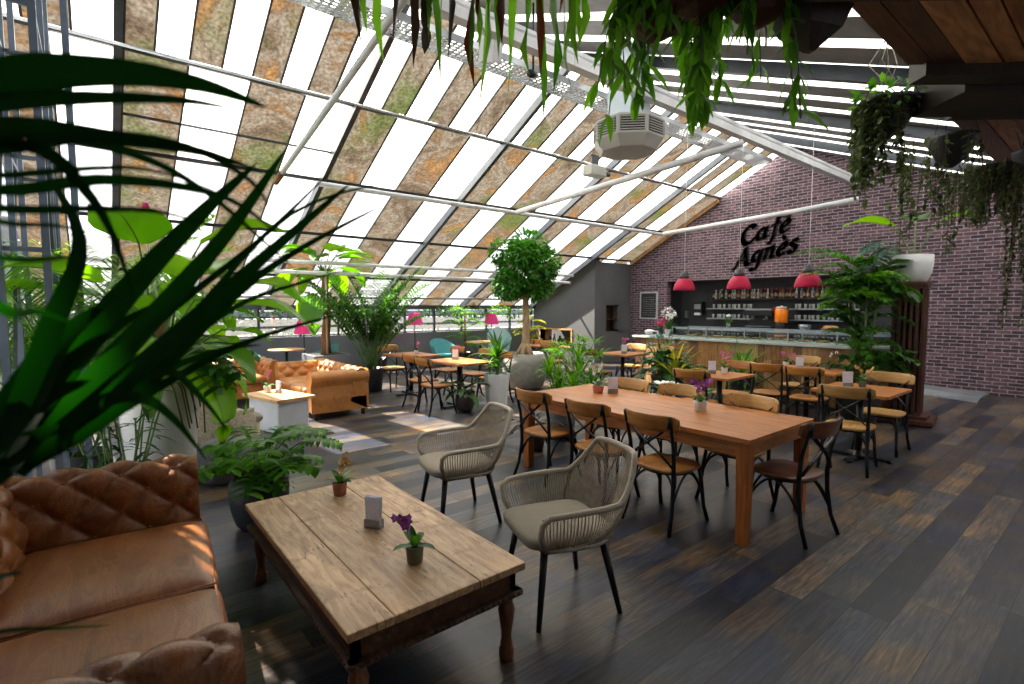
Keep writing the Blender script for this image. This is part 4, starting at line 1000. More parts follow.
    for i in range(13):
        az = i * 2.399; bigleaf(f, (0, 0, 2.25), az, R(.2, .6) if cos(az) < -.2 else R(.8, 1.35), R(.4, .6), R(.55, .75), R(.36, .46), R(.5, 1.1))
    bigleaf(f, (.03, .02, 1.9), -1.0, -.2, .25, .75, .62, .9); bigleaf(f, (.03, .02, 1.9), -2.6, .1, .3, .7, .5, 1.3)
    for i in range(20): strap(f, (0, 0, 2.22), i * 2.399, R(-.3, .9), R(.5, .8), .016, R(.3, 1.), 2)
    f.build('foliage', ['leaf_bright', 'stem', 'leaf'], o)
    MB().tube([(.10, -.02, .75), (.10, -.02, 2.45)], .022, 8).build('support_pole', 'pole_pale', o)
    # --- palm behind the tan sofa
    o = potted('potted_kentia_palm', 'full dark green palm behind the tan leather sofa', 'plant', (-9.55, 4.22, 0), cyl(.2, .25, .45), 'charcoal', (.22, .41))
    f = MB()
    for i in range(38):
        az = i * 2.399; frond(f, (R(-.1, .1), R(-.1, .1), .42), az, R(1.1, 1.54), R(1.4, 2.35), R(.5, 1.1), 24, .34, .022, .009, .3)
    f.build('foliage', ['leaf', 'stem'], o)
    # --- ficus tree
    o = potted('ficus_tree', 'ball crowned ficus tree with pale trunk in a large round stone pot', 'tree', (-7.86, 6.75, 0), round_pot(.47, .72, .82), 'grey_pot', (.35, .66), n=36)
    t = MB(); t.tube([(-.02, 0, .62), (.0, .02, .9), (.03, 0, 1.25), (.0, .02, 1.6), (.0, 0, 1.95)], [.13, .085, .072, .065, .05], 12)
    for a in range(5): t.tube([(.0, 0, .95), (.10 * cos(a * 1.3), .10 * sin(a * 1.3), .78), (.19 * cos(a * 1.3), .19 * sin(a * 1.3), .63)], [.05, .045, .03], 7)
    for a in range(7): t.tube([(0, 0, 1.75), (.2 * cos(a * .9), .2 * sin(a * .9), 2.1), (.42 * cos(a * .9), .42 * sin(a * .9), 2.4 + .08 * (a % 3))], [.035, .022, .01], 6)
    t.build('trunk', 'bark', o)
    f = MB(); cs = [((0, 0, 2.42), (.55, .55, .55), 900)] + [((.42 * cos(a), .42 * sin(a), 2.40 + .34 * sin(a * 2.3 + k)), (.30, .30, .26), 230) for k, a in enumerate([i * .785 for i in range(8)])] + [((.1, 0, 2.85), (.38, .38, .28), 300), ((-.2, -.3, 2.02), (.3, .3, .2), 200), ((.25, .1, 2.0), (.3, .3, .2), 200)]
    for c, r, n in cs: bush(f, c, r, int(n * 1.7), .105, .055)
    f.build('crown', 'leaf_ficus', o)
    # --- white tall pot and dark pot on the left aisle
    o = thing('potted_dracaena', 'strappy plant in a tall square white pot in the left aisle', 'plant', (-6.58, 5.05, 0), .6)
    p = MB(); p.lathe([(.155, 0), (.16, .01), (.215, .56), (.215, .575), (.19, .575), (.185, .53)], n=8, smooth=False, ph=pi / 8); p.build('pot', 'white_pot', o)
    MB().lathe([(.18, .53), (.05, .55), (.002, .55)], n=8).build('soil', 'soil', o)
    MB().tube([(0, 0, .5), (.02, 0, .72), (0, .02, .8)], [.03, .028, .026], 8).build('trunk', 'stem', o)
    f = MB(); rosette(f, (0, .01, .62), 16, .48, .035, .2, 1.2, 1.5, .9); rosette(f, (0, .01, .82), 26, .55, .034, .25, 1.45, 1.5, .5); f.build('foliage', 'leaf', o)
    o = potted('potted_croton', 'dark leafed plant in a glazed brown pot left of the tall white pot', 'plant', (-6.72, 4.52, 0), round_pot(.155, .28, .9), 'brown_pot', (.12, .24))
    f = MB()
    for i in range(26): bigleaf(f, (R(-.03, .03), R(-.03, .03), .24), i * 2.399, R(.35, 1.4), R(.12, .3), R(.18, .28), R(.09, .13), R(.4, 1.1), rs=.006, wave=.004)
    f.build('foliage', ['leaf_dark', 'stem_brown'], o)
    # --- at the left end of the dining table
    o = potted('potted_bamboo_palm', 'tall fresh green plant in a zinc pot at the left dining table end', 'plant', (-4.52, 4.50, 0), cyl(.135, .185, .52), 'blue_grey_pot', (.165, .47))
    t, f = MB(), MB()
    for i in range(9):
        a = i * 2.399; b = Vector((.09 * cos(a), .09 * sin(a), .45)); q = b + Vector((R(-.12, .12), R(-.12, .12), R(.12, .52))); t.tube([b, b.lerp(q, .5), q], .009, 6)
        rosette(f, tuple(q), 15, .30, .021, .1, 1.4, 1.3, .5, i % 2)
    rosette(f, (0, 0, .48), 26, .42, .022, .15, 1.3, 1.7, .8, 1)
    t.build('stem', 'stem', o); f.build('foliage', ['leaf_bright', 'leaf_lush'], o)
    o = potted('potted_calathea', 'maroon and green broad leafed plant in a brown pot beside the leftmost dining chair', 'plant', (-4.42, 3.92, 0), cyl(.12, .165, .27), 'brown_pot', (.14, .24))
    f = MB()
    for i in range(15): bigleaf(f, (R(-.03, .03), R(-.03, .03), .24), i * 2.399 + .5, R(.3, 1.35), R(.1, .24), R(.2, .30), R(.11, .15), R(.3, .9), mleaf=i % 3 and 0 or 2, rs=.006, wave=.004)
    strap(f, (0, 0, .25), 3.9, .35, .62, .05, .6, 3)
    f.build('foliage', ['leaf_dark', 'stem_brown', 'leaf_brown', 'leaf'], o)
    # --- plants farther back in the middle
    o = potted('potted_raphis_palm', 'spiky light green palm in a dark pot before the wall niche', 'plant', (-6.42, 6.72, 0), cyl(.17, .21, .46), 'charcoal', (.19, .42))
    f = MB()
    for i in range(30):
        a = i * 2.399; st = arch((R(-.1, .1), R(-.1, .1), .42), a, R(.7, 1.5), R(.4, .75), .3, 6); f.tube(st, .006, 5, 1)
        for k in range(7): strap(f, st[-1], a + (k - 3) * .42, R(.1, .7), R(.22, .34), .017, R(.5, 1.2), 0)
    f.build('foliage', ['leaf_bright', 'stem'], o)
    o = potted('potted_sansevieria', 'low bushy dark strappy plant in a white footed pot behind the dining table', 'plant', (-5.55, 6.15, 0), cyl(.13, .17, .34), 'white_pot', (.15, .31))
    f = MB(); rosette(f, (0, 0, .3), 46, .62, .024, .3, 1.4, 1.7, .6); f.build('foliage', 'leaf', o)
    o = potted('potted_hosta', 'round leafed plant in a low white pot behind the far dining chairs', 'plant', (-4.95, 6.35, 0), cyl(.13, .16, .26), 'white_pot', (.14, .23))
    f = MB()
    for i in range(34): bigleaf(f, (R(-.05, .05), R(-.05, .05), .23), i * 2.399, R(.3, 1.4), R(.12, .25), R(.16, .22), R(.13, .17), R(.5, 1.2), rs=.005, wave=.005)
    f.build('foliage', ['leaf', 'stem'], o)
    o = potted('potted_begonia', 'grey leafed plant with white blooms in a pale pot before the counter', 'plant', (-4.62, 6.75, 0), cyl(.14, .17, .30), 'white_pot', (.15, .27))
    f = MB()
    for i in range(22): bigleaf(f, (R(-.05, .05), R(-.05, .05), .27), i * 2.399, R(.2, 1.3), R(.1, .2), R(.16, .22), R(.1, .14), R(.5, 1.2), rs=.005, wave=.005)
    f.build('foliage', ['leaf_bluegrey', 'stem'], o)
    fl = MB()
    for i in range(12): bigleaf(fl, (0, 0, .3), i * .35 - .6, R(.6, 1.4), R(.12, .25), .15, .12, 1., rs=.004, wave=.004)
    fl.build('flower', ['petal_white', 'stem'], o)
    # --- big mixed plants before the counter
    o = potted('potted_alocasia', 'big dark mixed foliage clump before the left half of the counter', 'plant', (-5.35, 7.9, 0), cyl(.2, .26, .42), 'charcoal', (.23, .38))
    f = MB()
    for i in range(26): bigleaf(f, (R(-.1, .1), R(-.1, .1), .38), i * 2.399, R(.3, 1.4), R(.25, .5), R(.25, .4), R(.16, .26), R(.5, 1.3))
    f.build('foliage', ['leaf_dark', 'stem'], o)
    f = MB(); rosette(f, (-.15, .1, .4), 30, .85, .022, .7, 1.5, 1.2, .5); rosette(f, (.25, -.1, .4), 18, .75, .03, .6, 1.5, 1.2, .5, 1); bush(f, (0, 0, .8), (.35, .35, .35), 120, .15, .06, 2)
    f.build('upper_foliage', ['leaf', 'leaf_yellow', 'leaf_bluegrey'], o)
    o = potted('potted_spider_plant', 'airy spider plant with thin arching leaves before the middle of the counter', 'plant', (-4.22, 8.42, 0), cyl(.16, .2, .5), 'charcoal', (.18, .46))
    f = MB(); rosette(f, (0, 0, .48), 40, .85, .011, .3, 1.4, 1.9, .8); bush(f, (0, 0, .55), (.26, .26, .24), 110, .2, .05, 1, 'lance'); f.build('foliage', ['leaf_bright', 'leaf'], o)
    o = potted('potted_fern', 'low broad fern under the small table behind the dining table', 'plant', (-3.85, 7.3, 0), cyl(.12, .15, .2), 'brown_pot', (.13, .17))
    f = MB()
    for i in range(18): lobed(f, (0, 0, .17), i * 2.399, R(.3, 1.3), R(.1, .2), R(.2, .3), .09, 1.0)
    f.build('foliage', ['leaf', 'stem'], o)
    # --- tall plant at the right end of the bar
    o = potted('potted_fishtail_palm', 'towering leafy palm in front of the right end of the bar', 'plant', (-2.52, 8.45, 0), cyl(.22, .27, .45), 'charcoal', (.24, .41))
    t = MB()
    for i in range(6): a = i * 1.05; t.tube([(.08 * cos(a), .08 * sin(a), .4), (.12 * cos(a), .12 * sin(a), 1.2), (.2 * cos(a), .2 * sin(a), 2.0)], [.016, .014, .01], 6)
    t.build('stem', 'stem', o)
    f = MB()
    for i in range(62):
        a = i * 2.399; z = R(.7, 2.1); frond(f, (R(-.12, .12), R(-.12, .12), z), a, R(.2, 1.0), R(.42, .7), R(.7, 1.6), 11, .21, .034, .006, .2)
    for a, z, L in ((3.4, 2.15, .95), (2.9, 2.0, .8), (4.0, 2.1, .8), (3.7, 1.85, .85), (5.0, 2.1, .6)): frond(f, (0, 0, z), a, .75, L, 1.3, 18, .2, .024, .007, .15)
    f.build('foliage', ['leaf', 'stem'], o)
    f = MB()
    for i in range(16): bigleaf(f, (R(-.15, .15), R(-.15, .15), R(.4, .9)), i * 2.399, R(.2, 1.2), R(.2, .4), R(.25, .36), R(.14, .2), R(.6, 1.3))
    for i in range(24): a = R(0, 6.28); frond(f, (0, 0, R(1.6, 2.1)), a, R(.3, 1.0), R(.4, .6), 1.3, 12, .18, .024, .006, .2, 2)
    f.build('lower_foliage', ['leaf_dark', 'stem', 'leaf_bright'], o)
    # --- slatted stand with the white bowl
    o = thing('plant_stand', 'tall slatted dark red timber plant stand at the end of the bar', 'plant stand', (-2.12, 9.05, 0), .12)
    b = MB(); b.b2((-.34, -.34, .02), (.34, .34, .08)); b.b2((-.27, -.27, .08), (.27, .27, .13)); b.build('base', 'post_wood', o)
    s_ = MB()
    for i in range(6):
        u = -.165 + i * .066
        for x, y in ((u, -.17), (u, .17), (-.17, u), (.17, u)): s_.b2((x - .016, y - .016, .12), (x + .016, y + .016, 1.93))
    s_.build('slat', 'post_wood', o); c = MB(); c.b2((-.1, -.1, .1), (.1, .1, 1.9)); c.build('core', 'black', o)
    t = MB(); t.b2((-.2, -.2, 1.90), (.2, .2, 1.95)); t.b2((-.225, -.225, 1.95), (.225, .225, 1.985)); t.build('top', 'post_wood', o)
    o = potted('potted_elephant_ear', 'white bowl planter with a large arrow leaf on top of the slatted stand', 'plant', (-2.12, 9.05, 1.985), [(.13, 0), (.17, .02), (.215, .13), (.235, .26), (.235, .39), (.22, .39), (.21, .33)], 'white_plastic', (.21, .34))
    f = MB()
    bigleaf(f, (.0, .0, .33), 3.6, 1.2, .55, .62, .5, .8, rs=.014); bigleaf(f, (.03, 0, .36), .2, 1.2, .55, .45, .3, .9, rs=.012); bigleaf(f, (.0, .05, .36), 1.8, 1.3, .6, .5, .35, .9)
    for i in range(6): lobed(f, (-.1, -.05, .36), 2.7 + i * .35, R(.2, .8), R(.2, .4), R(.3, .45), .16, 1.4, 2)
    f.build('foliage', ['leaf_bright', 'stem', 'leaf_bluegrey'], o)
    # --- greenery in pots along the left wall
    for k, (x, y, h, lab, m) in enumerate(((-11.95, 8.05, 1.5, 'slim green shrub by the low left wall between the two pink lamps', 'leaf_bright'), (-11.95, 5.5, 1.35, 'leafy shrub by the low left wall behind the palm', 'leaf'),
                             (-11.95, 1.3, 1.4, 'shrub at the low left wall far behind the armchair', 'leaf_dark'), (-11.9, 10.4, 1.2, 'arching yellow tinged plant at the far end of the low left wall', 'leaf_yellow'))):
        o = potted('potted_shrub', lab, 'plant', (x, y, 0), cyl(.15, .2, .38), 'charcoal', (.17, .34))
        t = MB(); t.tube([(0, 0, .3), (.02, 0, h * .7), (0, 0, h)], [.03, .025, .015], 7); t.build('trunk', 'brown_bark', o)
        f = MB()
        for i in range(16): frond(f, (0, 0, R(.5, h)), i * 2.399, R(.2, 1.), R(.4, .75), 1.2, 10, .18, .03, .005, .2)
        f.build('foliage', [m, 'stem'], o)
    # climbing strands under the eave
    f = MB()
    for i in range(14):
        y = 7.6 + i * .22; f.tube(arc((-12.3, y, 1.56 - .03 * (i % 3)), (-12.2, y + .3, 1.52), (0, 0, .05)), .006, 4, 1); bush(f, (-12.2, y, 1.50 + .06 * sin(i)), (.14, .2, .12), 34, .10, .045, 0)
    tag(f.build('climbing_vine', ['leaf_bright', 'stem']), 'leafy climber running along the eave left of the grey wall', 'vine')
build_plants()

LOWER_HEAD=[
 ([(-0.803, -0.084, 1.485), (-0.848, 0.003, 1.629), (-0.873, 0.116, 1.776), (-0.883, 0.21, 1.881)],0.0229),
 ([(-0.799, -0.08, 1.478), (-0.834, 0.016, 1.585), (-0.852, 0.156, 1.761), (-0.877, 0.253, 1.91)],0.0204),
 ([(-0.796, -0.076, 1.476), (-0.824, 0.025, 1.559), (-0.833, 0.191, 1.72), (-0.848, 0.347, 1.866)],0.0187),
 ([(-0.791, -0.071, 1.474), (-0.84, 0.035, 1.536), (-0.849, 0.201, 1.707), (-0.85, 0.405, 1.837)],0.0121),
 ([(-0.79, -0.069, 1.472), (-0.847, 0.024, 1.523), (-0.885, 0.177, 1.6), (-0.885, 0.341, 1.648)],0.0093),
 ([(-0.79, -0.069, 1.472), (-0.856, 0.015, 1.534), (-0.897, 0.168, 1.654), (-0.914, 0.279, 1.699), (-0.918, 0.356, 1.723)],0.0067),
 ([(-0.79, -0.069, 1.472), (-0.849, 0.026, 1.547), (-0.886, 0.143, 1.591), (-0.906, 0.214, 1.597)],0.0091),
 ([(-0.763, -0.067, 1.478), (-0.81, 0.009, 1.538), (-0.836, 0.075, 1.571), (-0.851, 0.116, 1.531), (-0.866, 0.154, 1.47)],0.0093),
 ([(-0.763, -0.067, 1.476), (-0.795, -0.006, 1.538), (-0.807, 0.044, 1.543), (-0.824, 0.082, 1.506), (-0.818, 0.116, 1.446)],0.0114),
 ([(-0.728, -0.085, 1.495), (-0.804, -0.037, 1.632), (-0.893, -0.007, 1.747), (-1.009, -0.042, 1.855)],0.0160),
 ([(-0.731, -0.089, 1.495), (-0.793, -0.067, 1.532), (-0.84, -0.022, 1.593), (-0.854, 0.063, 1.661)],0.0236),
 ([(-0.709, -0.093, 1.506), (-0.767, -0.063, 1.558), (-0.823, -0.03, 1.619), (-0.863, 0.021, 1.668)],0.0263),
 ([(-0.718, -0.105, 1.501), (-0.751, -0.079, 1.52), (-0.807, -0.05, 1.551), (-0.823, -0.004, 1.568)],0.0254),
 ([(-0.716, -0.106, 1.472), (-0.724, -0.082, 1.495), (-0.758, -0.057, 1.515), (-0.764, -0.032, 1.527)],0.0209),
 ([(-0.783, -0.121, 1.353), (-0.825, -0.095, 1.346), (-0.848, -0.077, 1.335)],0.0052),
 ([(-0.779, -0.124, 1.294), (-0.822, -0.098, 1.282), (-0.856, -0.048, 1.249), (-0.863, 0.004, 1.228)],0.0036),
 ([(-0.817, -0.072, 1.47), (-0.852, 0.061, 1.628), (-0.852, 0.203, 1.76), (-0.872, 0.32, 1.883)],0.0078),
 ([(-0.817, -0.072, 1.47), (-0.842, 0.071, 1.6), (-0.847, 0.246, 1.801), (-0.834, 0.428, 1.879)],0.0065),
]
UPPER_HEAD=[
 ([(-0.609, -0.096, 1.804), (-0.6, -0.049, 1.845), (-0.595, 0.023, 1.868), (-0.591, 0.092, 1.874), (-0.592, 0.153, 1.867)],0.0198),
 ([(-0.608, -0.096, 1.796), (-0.599, -0.05, 1.824), (-0.605, 0.008, 1.845), (-0.603, 0.076, 1.859), (-0.588, 0.126, 1.857)],0.0098),
 ([(-0.608, -0.097, 1.788), (-0.598, -0.05, 1.806), (-0.605, 0.021, 1.813), (-0.611, 0.093, 1.815), (-0.614, 0.151, 1.805)],0.0119),
 ([(-0.607, -0.097, 1.781), (-0.625, -0.054, 1.793), (-0.624, 0.014, 1.818), (-0.618, 0.085, 1.819), (-0.622, 0.14, 1.796), (-0.627, 0.163, 1.765)],0.0077),
 ([(-0.637, -0.102, 1.779), (-0.651, -0.058, 1.763), (-0.647, 0.013, 1.782), (-0.639, 0.086, 1.783), (-0.65, 0.136, 1.773), (-0.653, 0.191, 1.732)],0.0081),
 ([(-0.637, -0.102, 1.77), (-0.652, -0.057, 1.776), (-0.654, 0.006, 1.793), (-0.667, 0.055, 1.802), (-0.669, 0.114, 1.79)],0.0044),
 ([(-0.636, -0.103, 1.762), (-0.651, -0.058, 1.747), (-0.652, 0.004, 1.754), (-0.67, 0.062, 1.76), (-0.677, 0.132, 1.746)],0.0054),
 ([(-0.636, -0.103, 1.754), (-0.65, -0.059, 1.735), (-0.669, -0.019, 1.737), (-0.682, 0.027, 1.729)],0.0037),
 ([(-0.635, -0.104, 1.738), (-0.648, -0.06, 1.703), (-0.659, -0.009, 1.707), (-0.669, 0.041, 1.701)],0.0037),
 ([(-0.634, -0.105, 1.722), (-0.646, -0.062, 1.658), (-0.677, -0.038, 1.654), (-0.697, -0.001, 1.635)],0.0065),
 ([(-0.608, -0.096, 1.796), (-0.631, -0.029, 1.799), (-0.656, 0.001, 1.772), (-0.675, 0.021, 1.733), (-0.694, 0.038, 1.666)],0.0085),
 ([(-0.608, -0.096, 1.796), (-0.647, -0.015, 1.816), (-0.667, 0.055, 1.812), (-0.672, 0.11, 1.784), (-0.676, 0.164, 1.739), (-0.686, 0.21, 1.7)],0.0058),
]

def build_foreground_dracaena():
    o = potted('potted_yucca', 'dark strap leaved yucca close to the camera at the left edge', 'plant', (-.70, -.28, 0), cyl(.13, .17, .34), 'charcoal', (.15, .30))
    t = MB(); t.tube([(0, 0, .28), (-.02, .02, .9), (-.09, .09, 1.40)], [.03, .022, .014], 8); t.tube([(.02, 0, .28), (.06, -.02, 1.1), (.08, .04, 1.66)], [.03, .026, .022], 8); t.build('trunk', 'stem_brown', o)
    org = Vector((-.70, -.28, 0))
    def head(name, base, B):
        f = MB()
        for pts, hw in B:
            ps = [Vector(p) - org for p in pts]
            # smooth through the points
            sm = []
            for i in range(len(ps) - 1):
                p0, p1, p2, p3 = ps[max(0, i - 1)], ps[i], ps[i + 1], ps[min(len(ps) - 1, i + 2)]
                for k in range(5):
                    t = k / 5; sm.append(.5 * ((2 * p1) + (p2 - p0) * t + (2 * p0 - 5 * p1 + 4 * p2 - p3) * t * t + (3 * p1 - p0 - 3 * p2 + p3) * t ** 3))
            sm.append(ps[-1])
            f.blade(sm, hw * .8, lambda t: (.55 + .45 * min(1, t * 3)) * (1 - max(0, t - .3) / .7) ** .7, .18, 0, up=tuple((org * -1 + Vector((0, 0, 1.66)) - sm[len(sm) // 2]).normalized() + Vector((0, 0, .25))))
        # leaves that turn away from the room
        rr = random.Random(5)
        for i in range(9):
            az = rr.uniform(-2.6, -.4); f.blade(arch(Vector(base) - org, az, rr.uniform(.2, 1.2), rr.uniform(.3, .5), 1.2, 8), .016, lambda t: (1 - t) ** .6 * .9 + .05, .2, 0)
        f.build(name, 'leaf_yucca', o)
    head('lower_leaves', (-.80, -.19, 1.42), LOWER_HEAD); head('upper_leaves', (-.60, -.19, 1.72), UPPER_HEAD)
build_foreground_dracaena()

def build_hanging():
    def basket(label, loc, r, h, mat, n, zt, name='hanging_planter', cat='hanging plant'):
        o = thing(name, label, cat, loc)
        MB().lathe([(r * .1, -h), (r * .55, -h * .75), (r, -.02), (r, 0), (r * .9, 0), (r * .88, -.03)], n=n, smooth=n > 8, ph=.4).build('pot', mat, o)
        MB().lathe([(r * .88, -.03), (r * .4, -.01), (.002, 0)], n=n).build('soil', 'soil', o)
        w = MB()
        for a in range(3): w.tube([(r * .93 * cos(a * 2.09), r * .93 * sin(a * 2.09), -.01), (0, 0, zt - loc[2])], .002, 4)
        w.build('wire', 'black', o); return o
    def lance(f, c, n, L, leafL, W, spread, mleaf=0):
        for i in range(n):
            a = R(0, 6.28); b = Vector(c) + Vector((cos(a) * spread * R(.5, 1), sin(a) * spread * R(.5, 1), 0)); l = L * R(.5, 1.05)
            pts = [b, b + Vector((cos(a) * .05, sin(a) * .05, .02)), b + Vector((cos(a) * .09, sin(a) * .09, -l * .4)), b + Vector((cos(a) * .1 + R(-.03, .03), sin(a) * .1, -l))]
            f.tube(pts, .003, 4, 1)
            for k in range(int(l / .022)):
                t = R(.15, 1) * 3; j = min(2, int(t)); p = pts[j].lerp(pts[j + 1], t - j)
                f.leaf(p, P3(R(0, 6.28), R(-1.3, -.3)), (0, 0, 1), leafL * R(.7, 1.2), W * R(.8, 1.2), mleaf, .25, 'lance')
    # top centre left: strap leaves from a pot above the frame
    o = basket('hanging strap leaved plant above the frame, left of the top centre', (-1.93, 1.02, 3.02), .15, .13, 'brown_pot', 10, zr(-1.93))
    f = MB()
    for i in range(9): a = i * 2.399; c = (.10 * cos(a), .10 * sin(a), 0); f.blade([Vector(c), Vector(c) * 1.6 + Vector((0, 0, .02)), Vector(c) * 1.9 + Vector((0, 0, -.15)), Vector(c) * 1.9 + Vector((R(-.03, .03), R(-.03, .03), -R(.3, .5)))], .02, lambda t: .5 + .5 * sin(pi * t) if t < .95 else .05, .2, i % 2)
    for i in range(7): a = i * 2.1; f.leaf((.16 * cos(a), .16 * sin(a), R(-.22, -.05)), P3(a, -1.3), (cos(a), sin(a), 0), R(.1, .14), .05, 1, .3)
    f.build('foliage', ['leaf_hang', 'leaf_brown'], o)
    o = basket('hanging plant with long green and rusty straps above the frame at top centre', (-1.62, 1.40, 3.06), .17, .13, 'brown_pot', 10, zr(-1.62))
    f = MB()
    for i in range(22):
        a = i * 2.399; c = Vector((.13 * cos(a), .13 * sin(a), 0)); l = R(.30, .60)
        f.blade([c, c * 1.4 + Vector((0, 0, .03)), c * 1.6 + Vector((0, 0, -.12)), c * 1.65 + Vector((R(-.03, .03), R(-.03, .03), -l * .7)), c * 1.6 + Vector((R(-.05, .05), R(-.05, .05), -l))], R(.015, .023), lambda t: .45 + .55 * sin(pi * min(1, t * .95)) if t < .95 else .05, .2, 0 if i % 5 else 2)
    f.build('foliage', ['leaf_hang', 'leaf_brown', 'leaf_red'], o)
    # two lush lance plants
    o = basket('lush green hanging plant left of the reddish faceted pot', (-1.27, 1.76, 2.86), .17, .17, 'post_wood', 8, zr(-1.27))
    f = MB(); lance(f, (0, 0, -.02), 20, .40, .13, .03, .13); f.build('foliage', ['leaf_hang', 'stem'], o)
    o = basket('green hanging plant between the two faceted pots', (-.97, 1.97, 2.84), .14, .15, 'post_wood', 8, zr(-.97))
    f = MB(); lance(f, (-.05, 0, -.02), 13, .46, .12, .028, .11); f.build('foliage', ['leaf_hang', 'stem'], o)
    o = basket('reddish brown faceted hanging pot at the top edge', (-1.09, 1.78, 2.89), .16, .20, 'post_wood', 4, zr(-1.13), 'hanging_pot', 'hanging pot')
    o = basket('dark faceted hanging pot with pale roots beside the canopy', (-.85, 2.13, 2.88), .19, .27, 'canopy_beam', 4, zr(-.82), 'hanging_pot', 'hanging pot')
    rt = MB(); rt.tube([(-.12, -.08, -.05), (-.13, -.1, -.12), (-.11, -.11, -.19), (-.12, -.09, -.24)], .004, 5); rt.build('root', 'pole_pale', o)
    # grey felt pots with trailing vines below the canopy edge
    o = basket('dark grey hanging pot with trailing small leaved vines under the canopy edge', (-.95, 3.42, 2.77), .15, .20, 'charcoal', 12, 3.2)
    f = MB()
    for i in range(30): a = R(2.0, 5.4); vine(f, (.15 * cos(a), .15 * sin(a), .0), R(.2, .55), step=.012, leafL=.045, W=.022)
    bush(f, (0, 0, .02), (.16, .16, .08), 90, .07, .035, 2)
    f.build('foliage', ['leaf_vine', 'stem_brown', 'leaf_hang'], o)
    st = MB()
    for k in range(5): st.tube([(R(-.1, .1), R(-.1, .1), .02), (R(-.1, .1), R(-.1, .1), .2), (R(-.05, .05), R(-.05, .05), .42)], .003, 4)
    st.build('bare_stem', 'pole_pale', o)
    f = MB()
    o = basket('small black hanging pot with long dangling vines right of the grey one', (-.78, 4.0, 2.66), .13, .18, 'anthracite', 12, 3.2)
    for i in range(24): a = R(0, 6.28); vine(f, (-.05 + .2 * cos(a), .2 * sin(a), -.02), R(.25, .68), step=.02, leafL=.045, W=.022)
    f.build('foliage', ['leaf_vine', 'stem_brown'], o)
    o = basket('hanging pot with a dense curtain of fine trailing leaves farthest along the canopy', (-.66, 4.55, 2.55), .15, .16, 'anthracite', 12, 3.1)
    f = MB()
    for i in range(80): a = R(0, 6.28); r_ = R(.3, 1) ; vine(f, (.24 * cos(a) * r_, .24 * sin(a) * r_, .0), R(.2, .38), step=.010, leafL=.03, W=.016)
    for i in range(12): vine(f, (R(.1, .3), R(-.1, .2), 0), R(.3, .5), step=.03, leafL=.035, W=.018)
    f.build('foliage', ['leaf_vine', 'stem_brown'], o)
    o = basket('hanging pot with a long mossy curtain at the right edge of the view', (-.39, 3.75, 2.45), .10, .15, 'anthracite', 12, 3.0)
    f = MB()
    for i in range(26): a = R(0, 6.28); vine(f, (.07 * cos(a), .07 * sin(a), 0), R(.55, .95), step=.012, leafL=.03, W=.016)
    f.build('foliage', ['leaf_vine', 'stem_brown'], o)
build_hanging()
# ---------------------------------------------------------------- things on tables, the bar, lamps, lettering
def orchid(label, loc, pot_m, petal, h=.24, r=.04, ph=.075, group='small potted orchids on the tables', spikes=2, nf=6, rz=0, lean=.06, leafm='leaf'):
    o = thing('potted_orchid', label, 'plant', loc, rz, group)
    MB().lathe([(r * .8, 0), (r * .85, .004), (r, ph - .004), (r, ph), (r - .005, ph), (r - .008, ph - .012)], n=16).build('pot', pot_m, o)
    MB().lathe([(r - .007, ph - .012), (.002, ph - .006)], n=12).build('soil', 'soil', o)
    f = MB()
    for i in range(6): f.blade(arch((0, 0, ph - .01), i * 2.399 + 1.0, R(.25, 1.1), R(.09, .125), R(.5, 1.2), 6), .022, lambda t: .3 + .7 * sin(pi * min(1, .1 + t * .85)) if t < .98 else .05, .3)
    f.build('leaves', leafm, o)
    s_, b = MB(), MB()
    for k in range(spikes):
        a = 2.4 * k + rz; pts = [Vector((0, 0, ph - .01)), Vector((cos(a) * lean * .4, sin(a) * lean * .4, h * .55)), Vector((cos(a) * lean, sin(a) * lean, h * .88)), Vector((cos(a) * lean * 1.9, sin(a) * lean * 1.9, h * .96))]
        s_.tube(pts, .0025, 5)
        for i in range(nf):
            t = .45 + .55 * i / max(1, nf - 1); q = t * 3; j = min(2, int(q)); p = pts[j].lerp(pts[j + 1], q - j) + Vector((R(-.02, .02), R(-.02, .02), R(-.015, .015)))
            az = R(0, 6.28); n_ = P3(az, R(-.1, .5)); u = n_.orthogonal().normalized(); v = n_.cross(u)
            for m in range(5):
                d = u * cos(m * 1.2566) + v * sin(m * 1.2566); b.leaf(p, d + n_ * .2, n_, .022, .019, 0, .1)
            b.ball(p + n_ * .004, .0045, 6, 1)
    s_.build('stem', 'stem', o); b.build('flowers', [petal, 'petal_yellow' if petal != 'petal_yellow' else 'petal_white'], o)
    return o
def menu_holder(label, loc, rz=0, group='menu holders on the tables'):
    o = thing('menu_holder', label, 'menu holder', loc, rz, group)
    b = MB(); b.b2((-.05, -.022, 0), (.05, .022, .012)); b.b2((-.05, -.022, .012), (.05, -.017, .045)); b.b2((-.05, .017, .012), (.05, .022, .045)); b.build('holder', 'shelf_steel', o, bevel=.002)
    p = MB()
    for i in range(7):
        x = R(-.006, .006); y = -.013 + i * .0042; t = R(-.08, .08)
        p.box((x, y, .088), (.092, .0016, .155), R(-.12, .12), 0, ('Y', t))
    p.build('menu_cards', 'paper', o); return o
